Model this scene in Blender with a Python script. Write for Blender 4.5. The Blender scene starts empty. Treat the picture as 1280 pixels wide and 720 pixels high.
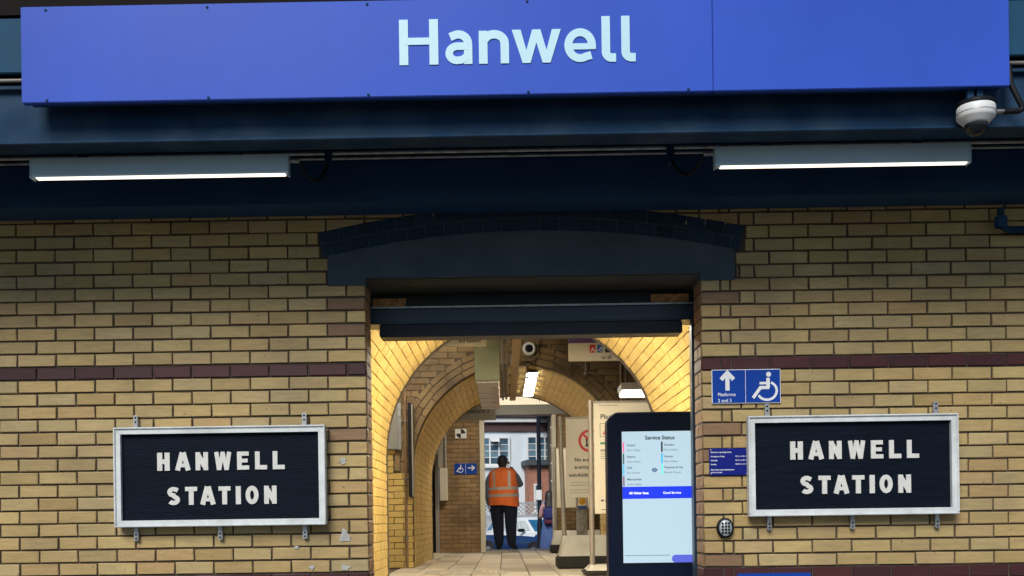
import bpy, bmesh, math, random
from mathutils import Vector, Matrix
random.seed(7)
R = math.radians
scene = bpy.context.scene
col = scene.collection

# ------------------------------------------------------------------ camera
EYE = 1.5
FPX = 1300.0                       # focal length in pixels of a 1280 px wide frame
PPX, PPY = 619.0, 650.0            # where the optical axis meets the frame
YAW, ROLL = R(0.5), R(0.8)
cam_data = bpy.data.cameras.new('camera')
cam = bpy.data.objects.new('camera', cam_data)
col.objects.link(cam)
cam_data.sensor_width = 36.0
cam_data.lens = FPX / 1280 * 36.0
cam_data.shift_x = (640 - PPX) / 1280
cam_data.shift_y = (PPY - 360) / 1280
cam_data.clip_start = 0.05
cam_data.clip_end = 2000
CAM_ROT = Matrix.Rotation(YAW, 3, 'Z') @ Matrix.Rotation(R(90), 3, 'X') @ Matrix.Rotation(-ROLL, 3, 'Z')
cam.matrix_world = Matrix.Translation((0, 0, EYE)) @ CAM_ROT.to_4x4()
scene.camera = cam

# ------------------------------------------------------------------ world, sun, exposure
SUN_EL, SUN_AZ = R(38), R(-18)     # azimuth: sun stands behind the viewer, a little to the left
world = bpy.data.worlds.new('World')
scene.world = world
world.use_nodes = True
wn = world.node_tree
bg = wn.nodes['Background']
sky = wn.nodes.new('ShaderNodeTexSky')
sky.sky_type = 'NISHITA'
sky.sun_disc = False
sky.sun_elevation = SUN_EL
sky.sun_rotation = R(180) + SUN_AZ
sky.air_density = 1.0
sky.dust_density = 0.3
sky.ozone_density = 5.0
wn.links.new(sky.outputs[0], bg.inputs[0])
bg.inputs[1].default_value = 0.05
sun_data = bpy.data.lights.new('sun', 'SUN')
sun_data.energy = 2.3
sun_data.angle = R(30)
sun_data.color = (1.0, 0.95, 0.88)
sun = bpy.data.objects.new('sun', sun_data)
col.objects.link(sun)
sd = Vector((math.sin(SUN_AZ) * math.cos(SUN_EL), -math.cos(SUN_AZ) * math.cos(SUN_EL), math.sin(SUN_EL)))
sun.rotation_euler = sd.to_track_quat('Z', 'Y').to_euler()
scene.view_settings.view_transform = 'Standard'
scene.view_settings.look = 'None'
scene.view_settings.gamma = 1.0
scene.view_settings.use_curve_mapping = False
scene.view_settings.exposure = 0.52
scene.cycles.use_denoising = True
scene.cycles.max_bounces = 8
scene.cycles.sample_clamp_indirect = 6.0

# ------------------------------------------------------------------ helpers
def W(px, py, Y):
    """world x, z of a measured point of the photograph on the plane at distance Y"""
    dx, dy = px - PPX, py - PPY
    c, s = math.cos(ROLL), math.sin(ROLL)
    v = Vector((dx * c - dy * s, dx * s + dy * c, 0))
    d = Matrix.Rotation(YAW, 3, 'Z') @ Vector((v.x / FPX, 1, -v.y / FPX))
    k = Y / d.y
    return d.x * k, EYE + d.z * k
def WX(px, py, Y): return W(px, py, Y)[0]
def WZ(px, py, Y): return W(px, py, Y)[1]
CAM_INV = cam.matrix_world.inverted()
def project(p):
    q = CAM_INV @ Vector(p)
    if q.z > -0.1: return (-999, -999, 1)
    return (PPX + FPX * q.x / -q.z, PPY - FPX * q.y / -q.z, -q.z)

def link(name, me, mat=None, parent=None):
    o = bpy.data.objects.new(name, me)
    col.objects.link(o)
    if mat is not None and me is not None and len(me.materials) == 0:
        me.materials.append(mat)
    if parent is not None: o.parent = parent
    return o
def tag(o, label=None, cat=None, group=None, kind=None):
    if label: o['label'] = label
    if cat: o['category'] = cat
    if group: o['group'] = group
    if kind: o['kind'] = kind
    return o
def thing(name, label, cat, group=None):
    o = bpy.data.objects.new(name, None)
    o.empty_display_size = 0.1
    col.objects.link(o)
    return tag(o, label, cat, group)

class MB:
    """collects shapes of one part"""
    def __init__(s): s.v = []; s.f = []; s.sm = []; s.mi = []
    def add(s, vs, fs, smooth=False, mi=0):
        o = len(s.v); s.v += [tuple(v) for v in vs]
        for f in fs:
            s.f.append([i + o for i in f]); s.sm.append(smooth); s.mi.append(mi)
    def box(s, x0, x1, y0, y1, z0, z1, mi=0):
        s.add([(x0,y0,z0),(x1,y0,z0),(x1,y1,z0),(x0,y1,z0),(x0,y0,z1),(x1,y0,z1),(x1,y1,z1),(x0,y1,z1)],
              [(0,3,2,1),(4,5,6,7),(0,1,5,4),(1,2,6,5),(2,3,7,6),(3,0,4,7)], mi=mi)
        return s
    def bbox(s, x0, x1, y0, y1, z0, z1, b=0.004, mi=0):
        bm = bmesh.new()
        bmesh.ops.create_cube(bm, size=1)
        for v in bm.verts:
            v.co = Vector(((x0+x1)/2 + v.co.x*(x1-x0), (y0+y1)/2 + v.co.y*(y1-y0), (z0+z1)/2 + v.co.z*(z1-z0)))
        b = min(b, abs(x1-x0)*.45, abs(y1-y0)*.45, abs(z1-z0)*.45)
        bmesh.ops.bevel(bm, geom=bm.edges[:], offset=b, segments=2, affect='EDGES')
        s.from_bm(bm, mi); return s
    def from_bm(s, bm, mi=0, smooth=False):
        bm.verts.index_update()
        s.add([v.co[:] for v in bm.verts], [[v.index for v in f.verts] for f in bm.faces], smooth, mi)
        bm.free()
    def prism_y(s, poly, y0, y1, mi=0, smooth=False):
        """outline (x, z), drawn counter-clockwise seen from -Y, pushed from y0 to y1"""
        n = len(poly)
        s.add([(x, y0, z) for x, z in poly] + [(x, y1, z) for x, z in poly],
              [list(range(n)), list(range(2*n-1, n-1, -1))], False, mi)
        o = [(x, y0, z) for x, z in poly] + [(x, y1, z) for x, z in poly]
        s.add(o, [[(i+1) % n, i, i+n, (i+1) % n + n] for i in range(n)], smooth, mi)
        return s
    def tube(s, pts, r, n=10, mi=0, caps=True):
        pts = [Vector(p) for p in pts]
        rs = r if isinstance(r, (list, tuple)) else [r]*len(pts)
        vs = []; up = None
        for i, p in enumerate(pts):
            t = (pts[min(i+1, len(pts)-1)] - pts[max(i-1, 0)]).normalized()
            if up is None:
                up = Vector((0,0,1)) if abs(t.z) < .9 else Vector((1,0,0))
            a = t.cross(up).normalized(); b = a.cross(t).normalized(); up = b
            for k in range(n):
                q = 2*math.pi*k/n
                vs.append(p + a*math.cos(q)*rs[i] + b*math.sin(q)*rs[i])
        fs = []
        for i in range(len(pts)-1):
            for k in range(n):
                fs.append([i*n+k, i*n+(k+1) % n, (i+1)*n+(k+1) % n, (i+1)*n+k])
        s.add(vs, fs, True, mi)
        if caps:
            s.add(vs[:n], [list(range(n-1,-1,-1))], False, mi); s.add(vs[-n:], [list(range(n))], False, mi)
        return s
    def lathe(s, prof, c, axis='Z', n=24, mi=0):
        """prof: (radius, height)"""
        vs = []
        for r, h in prof:
            for k in range(n):
                q = 2*math.pi*k/n
                x, y = r*math.cos(q), r*math.sin(q)
                p = (x, y, h) if axis == 'Z' else ((x, -h, y) if axis == 'Y' else (h, x, y))
                vs.append((c[0]+p[0], c[1]+p[1], c[2]+p[2]))
        fs = []
        for i in range(len(prof)-1):
            for k in range(n):
                fs.append([i*n+k, i*n+(k+1) % n, (i+1)*n+(k+1) % n, (i+1)*n+k])
        s.add(vs, fs, True, mi); return s
    def loft(s, rings, mi=0, caps=True, smooth=True):
        n = len(rings[0]); vs = [p for r in rings for p in r]; fs = []
        for i in range(len(rings)-1):
            for k in range(n):
                fs.append([i*n+k, i*n+(k+1) % n, (i+1)*n+(k+1) % n, (i+1)*n+k])
        s.add(vs, fs, smooth, mi)
        if caps: s.add(rings[0], [list(range(n-1,-1,-1))], False, mi); s.add(rings[-1], [list(range(n))], False, mi)
        return s
    def mesh(s, name):
        me = bpy.data.meshes.new(name)
        me.from_pydata(s.v, [], s.f)
        me.polygons.foreach_set('use_smooth', s.sm)
        me.polygons.foreach_set('material_index', s.mi)
        me.update(); return me
    def build(s, name, mat, parent=None):
        me = s.mesh(name)
        mats = mat if isinstance(mat, (list, tuple)) else [mat]
        for m in mats: me.materials.append(m)
        bm = bmesh.new(); bm.from_mesh(me)
        bmesh.ops.recalc_face_normals(bm, faces=bm.faces[:]); bm.to_mesh(me); bm.free()
        return link(name, me, None, parent)

# ------------------------------------------------------------------ materials
MATS = {}
def mat(name, color, rough=0.6, metal=0.0, var=0.12, scale=6.0, bump=0.0, bscale=60.0, stretch=(1,1,1), spec=0.5, dark=None, darkamt=0.0, darkscale=1.5):
    m = bpy.data.materials.new(name); m.use_nodes = True
    nt = m.node_tree; N = nt.nodes; L = nt.links
    b = N['Principled BSDF']
    b.inputs['Roughness'].default_value = rough
    b.inputs['Metallic'].default_value = metal
    b.inputs['Specular IOR Level'].default_value = spec
    tc = N.new('ShaderNodeTexCoord'); mp = N.new('ShaderNodeMapping')
    mp.inputs['Scale'].default_value = stretch
    L.new(tc.outputs['Object'], mp.inputs[0])
    nz = N.new('ShaderNodeTexNoise'); nz.inputs['Scale'].default_value = scale; nz.inputs['Detail'].default_value = 6
    L.new(mp.outputs[0], nz.inputs['Vector'])
    mr = N.new('ShaderNodeMapRange')
    mr.inputs['From Min'].default_value = .25; mr.inputs['From Max'].default_value = .75
    mr.inputs['To Min'].default_value = 1 - var; mr.inputs['To Max'].default_value = 1 + var
    L.new(nz.outputs['Fac'], mr.inputs['Value'])
    hs = N.new('ShaderNodeVectorMath'); hs.operation = 'SCALE'
    hs.inputs[0].default_value = color[:3]
    L.new(mr.outputs[0], hs.inputs['Scale'])
    out = hs.outputs[0]
    if dark is not None:
        n2 = N.new('ShaderNodeTexNoise'); n2.inputs['Scale'].default_value = darkscale; n2.inputs['Detail'].default_value = 5
        L.new(tc.outputs['Object'], n2.inputs['Vector'])
        r2 = N.new('ShaderNodeMapRange'); r2.inputs['From Min'].default_value = .45; r2.inputs['From Max'].default_value = .7
        r2.inputs['To Max'].default_value = darkamt
        L.new(n2.outputs['Fac'], r2.inputs['Value'])
        mx = N.new('ShaderNodeMix'); mx.data_type = 'RGBA'
        L.new(r2.outputs[0], mx.inputs['Factor']); L.new(out, mx.inputs['A']); mx.inputs['B'].default_value = (*dark[:3], 1)
        out = mx.outputs['Result']
    L.new(out, b.inputs['Base Color'])
    rr = N.new('ShaderNodeMapRange'); rr.inputs['To Min'].default_value = max(0.02, rough-.08); rr.inputs['To Max'].default_value = min(1, rough+.08)
    L.new(nz.outputs['Fac'], rr.inputs['Value']); L.new(rr.outputs[0], b.inputs['Roughness'])
    if bump:
        n3 = N.new('ShaderNodeTexNoise'); n3.inputs['Scale'].default_value = bscale; n3.inputs['Detail'].default_value = 4
        L.new(mp.outputs[0], n3.inputs['Vector'])
        bp = N.new('ShaderNodeBump'); bp.inputs['Strength'].default_value = bump; bp.inputs['Distance'].default_value = .004
        L.new(n3.outputs['Fac'], bp.inputs['Height']); L.new(bp.outputs[0], b.inputs['Normal'])
    MATS[name] = m
    return m
def emit(name, color, strength, base=1.0):
    m = bpy.data.materials.new(name); m.use_nodes = True
    b = m.node_tree.nodes['Principled BSDF']
    b.inputs['Base Color'].default_value = (*[min(c, .8)*base for c in color], 1)
    b.inputs['Emission Color'].default_value = (*color, 1)
    b.inputs['Emission Strength'].default_value = strength
    MATS[name] = m
    return m
def brick_mat(name, stops, rough=0.55, streak=.16, bump=.35, soot=None, sootamt=0.0, spec=.3, pits=.7):
    """tone of every brick from its own random number; streaks and specks along the brick"""
    m = bpy.data.materials.new(name); m.use_nodes = True
    nt = m.node_tree; N = nt.nodes; L = nt.links; b = N['Principled BSDF']
    oi = N.new('ShaderNodeObjectInfo'); at = N.new('ShaderNodeAttribute'); at.attribute_name = 'rnd'
    ad = N.new('ShaderNodeMath'); ad.operation = 'ADD'
    L.new(oi.outputs['Random'], ad.inputs[0]); L.new(at.outputs['Fac'], ad.inputs[1])
    fr = N.new('ShaderNodeMath'); fr.operation = 'FRACT'; L.new(ad.outputs[0], fr.inputs[0])
    cr = N.new('ShaderNodeValToRGB'); e = cr.color_ramp.elements
    e[0].position = 0; e[0].color = (*stops[0], 1); e[1].position = 1; e[1].color = (*stops[-1], 1)
    for i, c in enumerate(stops[1:-1]):
        k = e.new((i+1)/(len(stops)-1)); k.color = (*c, 1)
    L.new(fr.outputs[0], cr.inputs[0])
    ge = N.new('ShaderNodeNewGeometry')
    mp = N.new('ShaderNodeMapping'); mp.inputs['Scale'].default_value = (1, 1, 6); L.new(ge.outputs['Position'], mp.inputs[0])
    nz = N.new('ShaderNodeTexNoise'); nz.inputs['Scale'].default_value = 9; nz.inputs['Detail'].default_value = 7; nz.inputs['Roughness'].default_value = .65
    L.new(mp.outputs[0], nz.inputs['Vector'])
    n2 = N.new('ShaderNodeTexNoise'); n2.inputs['Scale'].default_value = 2.2; n2.inputs['Detail'].default_value = 4
    L.new(ge.outputs['Position'], n2.inputs['Vector'])
    mr = N.new('ShaderNodeMapRange'); mr.inputs['From Min'].default_value = .3; mr.inputs['From Max'].default_value = .7
    mr.inputs['To Min'].default_value = 1-streak; mr.inputs['To Max'].default_value = 1+streak; L.new(nz.outputs['Fac'], mr.inputs['Value'])
    sc = N.new('ShaderNodeVectorMath'); sc.operation = 'SCALE'; L.new(cr.outputs[0], sc.inputs[0]); L.new(mr.outputs[0], sc.inputs['Scale'])
    out = sc.outputs[0]
    n5 = N.new('ShaderNodeTexNoise'); n5.inputs['Scale'].default_value = 48; n5.inputs['Detail'].default_value = 3
    L.new(ge.outputs['Position'], n5.inputs['Vector'])
    r5 = N.new('ShaderNodeMapRange'); r5.inputs['From Min'].default_value = .66; r5.inputs['From Max'].default_value = .74; r5.inputs['To Max'].default_value = pits
    L.new(n5.outputs['Fac'], r5.inputs['Value'])
    m5 = N.new('ShaderNodeMix'); m5.data_type = 'RGBA'; L.new(r5.outputs[0], m5.inputs['Factor']); L.new(out, m5.inputs['A']); m5.inputs['B'].default_value = (.045,.033,.022,1)
    out = m5.outputs['Result']
    if soot is not None:
        r2 = N.new('ShaderNodeMapRange'); r2.inputs['From Min'].default_value = .42; r2.inputs['From Max'].default_value = .72; r2.inputs['To Max'].default_value = sootamt
        L.new(n2.outputs['Fac'], r2.inputs['Value'])
        mx = N.new('ShaderNodeMix'); mx.data_type = 'RGBA'; L.new(r2.outputs[0], mx.inputs['Factor']); L.new(out, mx.inputs['A']); mx.inputs['B'].default_value = (*soot, 1)
        out = mx.outputs['Result']
    L.new(out, b.inputs['Base Color'])
    b.inputs['Roughness'].default_value = rough; b.inputs['Specular IOR Level'].default_value = spec
    n3 = N.new('ShaderNodeTexNoise'); n3.inputs['Scale'].default_value = 55; n3.inputs['Detail'].default_value = 5; L.new(mp.outputs[0], n3.inputs['Vector'])
    bp = N.new('ShaderNodeBump'); bp.inputs['Strength'].default_value = bump; bp.inputs['Distance'].default_value = .004
    L.new(n3.outputs['Fac'], bp.inputs['Height']); L.new(bp.outputs[0], b.inputs['Normal'])
    MATS[name] = m
    return m

M_BUFF = brick_mat('buff_brick', [(.37,.255,.10),(.47,.345,.145),(.42,.325,.16),(.53,.395,.165),(.39,.285,.13),(.50,.36,.15),(.45,.30,.13),(.49,.375,.185)], soot=(.16,.12,.07), sootamt=.35)
M_BROWN = brick_mat('brown_brick', [(.21,.125,.07),(.26,.16,.085)])
M_BAND = brick_mat('oxblood_brick', [(.050,.015,.017),(.072,.020,.020),(.043,.014,.017),(.060,.017,.018)], rough=.45)
M_NAVYBRICK = brick_mat('navy_brick', [(.012,.030,.058),(.017,.038,.070),(.010,.024,.048)], rough=.7, spec=.2)
M_GLAZED = brick_mat('yellow_glazed_brick', [(.57,.395,.115),(.62,.445,.145),(.59,.415,.13),(.64,.465,.165),(.55,.375,.105)], rough=.42, streak=.12, soot=(.30,.20,.08), sootamt=.35)
M_SOOTY = brick_mat('sooty_brick', [(.20,.135,.065),(.25,.17,.08),(.16,.105,.052),(.22,.15,.075)], rough=.7, soot=(.06,.042,.028), sootamt=.8)
M_PIER = brick_mat('pier_brick', [(.30,.19,.09),(.35,.23,.11),(.26,.165,.08),(.32,.21,.11)], rough=.7, soot=(.10,.07,.045), sootamt=.7)
M_REDBRICK = brick_mat('red_house_brick', [(.40,.19,.13),(.46,.23,.16),(.36,.17,.12)], rough=.8)
M_MORTAR = mat('mortar', (.075,.058,.040), .9, var=.25, scale=20, bump=.4)
M_MORTAR_L = mat('pale_mortar', (.34,.235,.10), .9, var=.25, scale=14, bump=.3, dark=(.09,.065,.035), darkamt=.6, darkscale=5)
M_NAVY = mat('navy_paint', (.010,.040,.090), .6, spec=.10, var=.18, scale=5, stretch=(1,1,4), bump=.25, bscale=26, dark=(.045,.085,.14), darkamt=.75, darkscale=3.0)
M_NAVY2 = mat('deep_navy_paint', (.020,.066,.150), .6, spec=.15, var=.15, scale=4, bump=.1)
M_STEELBLUE = mat('steel_blue_panel', (.018,.075,.14), .6, spec=.12, var=.12, scale=3)
M_DARKWOOD = mat('dark_timber', (.012,.010,.009), .85, spec=.15, var=.4, scale=5, stretch=(1,8,8), bump=.3)
M_CONC = mat('painted_concrete_lintel', (.058,.080,.102), .75, spec=.15, var=.16, scale=7, bump=.35, bscale=40, dark=(.085,.108,.130), darkamt=.7, darkscale=4)
M_GREEN_CONC = mat('bare_lintel_soffit', (.055,.060,.052), .8, var=.25, scale=8, bump=.4, dark=(.03,.028,.022), darkamt=.7, darkscale=4)
M_SIGNBLUE = mat('sign_blue_enamel', (.040,.105,.56), .40, var=.07, scale=1.3, spec=.14, bump=.05, bscale=2.5, dark=(.03,.075,.40), darkamt=.35, darkscale=1.1)
M_SIGNBLUE2 = mat('small_sign_blue', (.006,.052,.34), .45, spec=.15, var=.04, scale=3)
M_NOTICE = mat('notice_blue', (.008,.016,.20), .5, spec=.12, var=.04, scale=3)
M_LETTER = mat('pale_sign_lettering', (.52,.80,.90), .4, var=.02, scale=3)
M_WHITE = mat('white_paint', (.78,.79,.78), .45, var=.05, scale=4)
M_FRAMEW = mat('weathered_white_frame', (.68,.72,.72), .55, var=.10, scale=7, stretch=(3,1,3), bump=.15, dark=(.42,.43,.42), darkamt=.5, darkscale=6)
M_BOARD = mat('painted_navy_board', (.0032,.0068,.015), .6, spec=.09, var=.45, scale=5, stretch=(1,1,16), bump=.55, bscale=14)
M_BOARDLET = mat('cast_letter_paint', (.68,.68,.64), .6, var=.08, scale=30, bump=.12, bscale=120)
M_GALV = mat('galvanised_metal', (.42,.44,.45), .42, .75, var=.2, scale=14, dark=(.18,.13,.09), darkamt=.5, darkscale=18)
M_GREYCASE = mat('grey_fitting_case', (.40,.54,.60), .45, var=.06, scale=5)
M_BLACK = mat('black_plastic', (.008,.009,.012), .5, spec=.2, var=.2, scale=8)
M_RUBBER = mat('black_rubber', (.018,.017,.015), .75, var=.2, scale=10)
M_SHUTTER = mat('shutter_slate_paint', (.018,.036,.062), .38, var=.10, scale=4, stretch=(1,1,5), bump=.15)
M_SHUTTERD = mat('shutter_black_paint', (.006,.010,.018), .5, var=.15, scale=5)
M_TAPE = mat('hazard_tape_worn', (.66,.34,.13), .6, var=.6, scale=30, dark=(.20,.11,.04), darkamt=.9, darkscale=22)
M_KIOSK = mat('kiosk_navy_case', (.004,.010,.030), .45, spec=.15, var=.08, scale=3)
M_SCREEN = emit('kiosk_screen', (.58,.78,.92), .60, .12)
M_SCREENBLUE = emit('kiosk_screen_blue', (.006,.035,.80), .75, .2)
M_SCREENBTN = emit('kiosk_screen_button', (.09,.12,.62), .75, .2)
M_INK = mat('black_ink', (.012,.014,.02), .6, var=.02)
M_INKG = mat('grey_ink', (.10,.14,.17), .6, var=.02)
M_INKW = mat('white_print', (.80,.82,.82), .5, var=.02)
M_INKWE = emit('screen_white', (.9,.95,1.0), .9)
M_RED = mat('red_print', (.55,.035,.03), .5, var=.03)
M_PINK = emit('pink_light', (.75,.07,.20), .8)
M_GRN = mat('green_print', (.02,.22,.14), .5, var=.03)
M_CYAN = emit('cyan_light', (.02,.35,.60), .8)
M_TEAL = emit('teal_light', (.10,.60,.55), .8)
M_MAUVE = emit('maroon_light', (.16,.02,.09), .8)
M_BLUEP = mat('blue_print', (.015,.10,.42), .5, var=.03)
M_PAPER = mat('poster_cream', (.66,.61,.50), .5, var=.04, scale=2)
M_CREAM = mat('cream_sign', (.62,.58,.46), .5, var=.04, scale=2)
M_GREYSIGN = mat('grey_sign', (.22,.22,.20), .5, var=.05, scale=2)
M_STAND = mat('grey_stand_metal', (.34,.31,.27), .42, .35, var=.08, scale=6)
M_BASE = mat('stand_base_plastic', (.52,.50,.43), .5, var=.10, scale=5, dark=(.32,.28,.2), darkamt=.5, darkscale=4)
M_TILE = mat('buff_paving_slab', (.54,.48,.38), .6, var=.14, scale=5, bump=.25, dark=(.28,.22,.15), darkamt=.5, darkscale=2.5)
M_GROUT = mat('slab_joint', (.12,.10,.075), .9, var=.2, scale=10)
M_TACT = mat('tactile_paving', (.42,.37,.29), .7, var=.12, scale=6)
M_ASPH = mat('asphalt', (.055,.055,.058), .9, var=.25, scale=18, bump=.4)
M_PAVE = mat('grey_pavement', (.10,.098,.096), .85, var=.15, scale=4, bump=.3)
M_RENDER = mat('white_render', (.68,.77,.83), .75, var=.04, scale=2, bump=.1)
M_UPVC = mat('white_window_frame', (.80,.82,.82), .4, var=.03)
M_PANE = mat('window_pane', (.03,.07,.12), .08, var=.3, scale=2.2, dark=(.10,.22,.32), darkamt=.9, darkscale=1.1)
M_CURTAIN = mat('net_curtain', (.20,.32,.42), .9, var=.25, scale=6, stretch=(6,1,.5))
M_ROOF = mat('roof_tile', (.13,.085,.095), .8, var=.25, scale=8, bump=.4)
M_TILEHUNG = mat('tile_band', (.085,.042,.046), .8, var=.25, scale=14)
M_ORANGE = mat('high_vis_orange', (1.0,.19,.022), .6, var=.15, scale=9, stretch=(3,3,.8), bump=.5, bscale=18)
M_REFL = mat('reflective_tape', (.50,.44,.36), .35, var=.12, scale=20)
M_TROUSER = mat('navy_trousers', (.008,.012,.026), .85, var=.3, scale=12, stretch=(3,3,1), bump=.4, bscale=22)
M_SLEEVE = mat('grey_sleeve', (.13,.15,.18), .85, var=.2, scale=14, bump=.3)
M_HAIR = mat('black_hair', (.010,.009,.009), .6, var=.3, scale=40)
M_HAIRB = mat('brown_hair', (.028,.018,.014), .5, var=.4, scale=30, stretch=(4,4,.5), bump=.4)
M_SKIN = mat('skin', (.30,.16,.10), .55, var=.06, scale=10)
M_SKIN2 = mat('pale_skin', (.55,.33,.25), .55, var=.06, scale=10)
M_SKIRT = mat('blue_pleated_cloth', (.11,.19,.45), .85, var=.18, scale=10, stretch=(4,4,.3))
M_TOPPINK = mat('pink_cloth', (.58,.33,.34), .85, var=.1, scale=10)
M_PACK = mat('navy_backpack', (.020,.028,.15), .7, var=.2, scale=10)
M_PACKR = mat('maroon_backpack', (.12,.018,.05), .7, var=.2, scale=10)
M_CARW = mat('white_car_upper', (.74,.79,.80), .18, var=.02, scale=2)  # white for the cabin and upper body
M_CARB = mat('blue_car_sill', (.012,.04,.14), .25, var=.15, scale=3)
M_GLASS_SKY = mat('sky_painted_glass', (.50,.55,.56), .10, var=.2, scale=2)  # pale base colour paints the reflected sky into the side glass
M_GLASS = mat('car_glass', (.03,.16,.32), .06, var=.2, scale=2)
M_TYRE = mat('tyre', (.015,.015,.016), .8, var=.2, scale=20)
M_RIM = mat('alloy_rim', (.45,.46,.48), .35, .7, var=.1)
M_FENCE = mat('grey_fence', (.36,.38,.40), .7, var=.12, scale=6)
M_POLE = mat('black_lamp_post', (.006,.009,.017), .6, spec=.2, var=.2, scale=6)
M_CEIL = mat('dark_soffit', (.03,.027,.024), .85, var=.3, scale=5, bump=.3)
M_DUCT = mat('grey_green_duct', (.36,.42,.29), .5, var=.10, scale=3)
M_DUCTM = mat('bare_metal_duct', (.60,.57,.52), .3, .7, var=.4, scale=7, stretch=(1,5,1))
M_TRAY = mat('tan_cable_tray', (.36,.245,.11), .6, var=.2, scale=8)
M_CABLE = mat('grey_conduit', (.20,.185,.16), .5, .3, var=.15, scale=10)
M_LAMP = emit('canopy_tube', (1.0,.84,.68), 1.35)
M_LAMPIN = emit('passage_lamp', (1.0,.92,.74), 60.0)
M_LAMPPANEL = emit('passage_panel', (1.0,.92,.76), 17.0)
M_PURPLE = mat('purple_strip', (.10,.05,.19), .5, var=.05)
M_YELLOW = mat('yellow_disc', (.70,.40,.02), .4, var=.05)
M_CLEAR = mat('smoked_dome', (.012,.014,.018), .07, var=.05)
M_LEAF = mat('leaf_green', (.05,.10,.03), .7, var=.4, scale=10)

# ------------------------------------------------------------------ bricks
_bm_cache = {}
def brick_geo(l, h, variant=0, depth=.05, ch=.0035):
    """front face at y = 0 looking to -Y, chamfered; centred in x and z"""
    rnd = random.Random(variant*31 + int(l*1e4)*7 + int(h*1e4))
    a, b = l/2, h/2
    j = lambda: rnd.uniform(-.0022, .0022)
    F = [(-a+ch+j(), j()*.5, -b+ch+j()), (a-ch+j(), j()*.5, -b+ch+j()), (a-ch+j(), j()*.5, b-ch+j()), (-a+ch+j(), j()*.5, b-ch+j())]
    Rr = [(-a+j(), ch, -b+j()), (a+j(), ch, -b+j()), (a+j(), ch, b+j()), (-a+j(), ch, b+j())]
    B = [(x, depth, z) for x, y, z in Rr]
    vs = F + Rr + B
    fs = [(0,1,2,3)] + [(4+i, 4+(i+1) % 4, (i+1) % 4, i) for i in range(4)] + [(8+i, 8+(i+1) % 4, 4+(i+1) % 4, 4+i) for i in range(4)]
    return vs, fs
def brick_mesh(l, h, variant, m, depth=.05):
    key = (round(l, 3), round(h, 3), variant, m.name, depth)
    if key not in _bm_cache:
        vs, fs = brick_geo(l, h, variant, depth)
        me = bpy.data.meshes.new('brick'); me.from_pydata(vs, [], fs); me.materials.append(m); me.update()
        _bm_cache[key] = me
    return _bm_cache[key]
def place_bricks(parent, name, items, m, limit=300, depth=.05, rest_name=None):
    """items: (matrix, length, height[, material]). The ones that show largest become objects, the rest one part."""
    sc = []
    for it in items:
        c = it[0].translation
        p = project(c)
        on = -12 < p[0] < 1292 and -10 < p[1] < 730
        nrm = (it[0].to_3x3() @ Vector((0, -1, 0))).dot((Vector((0, 0, EYE)) - c).normalized())
        sc.append(((1 if on else 0) * max(nrm, 0) * it[1] * it[2] / max(p[2], .1)**2, it))
    sc.sort(key=lambda t: -t[0])
    single = [t[1] for t in sc[:limit] if t[0] > 0]
    rest = [t[1] for t in sc[len(single):]]
    for i, it in enumerate(single):
        o = link(name, brick_mesh(it[1], it[2], i % 4, it[3] if len(it) > 3 and it[3] else m, depth), None, parent)
        o.matrix_world = it[0]
    if rest:
        mb = MB(); rnds = []
        ms = [m] + [q for q in {it[3] for it in rest if len(it) > 3 and it[3]}]
        for i, it in enumerate(rest):
            vs, fs = brick_geo(it[1], it[2], i % 7, depth)
            mb.add([it[0] @ Vector(v) for v in vs], fs, mi=ms.index(it[3]) if len(it) > 3 and it[3] else 0)
            rnds += [random.random()] * len(fs)
        me = mb.mesh(rest_name or name + 's')
        for q in ms: me.materials.append(q)
        at = me.attributes.new('rnd', 'FLOAT', 'FACE'); at.data.foreach_set('value', rnds)
        o = link(rest_name or name + 's', me, None, parent); o['kind'] = 'stuff'
def face_matrix(x, y, z, yaw=0, jit=1.0):
    """brick in a wall that looks to -Y, turned by yaw about Z"""
    return Matrix.Translation((x, y + random.uniform(-.0015, .0015)*jit, z)) @ Matrix.Rotation(yaw + random.uniform(-.003, .003)*jit, 4, 'Z') @ Matrix.Rotation(random.uniform(-.003, .003)*jit, 4, 'Y')

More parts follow.
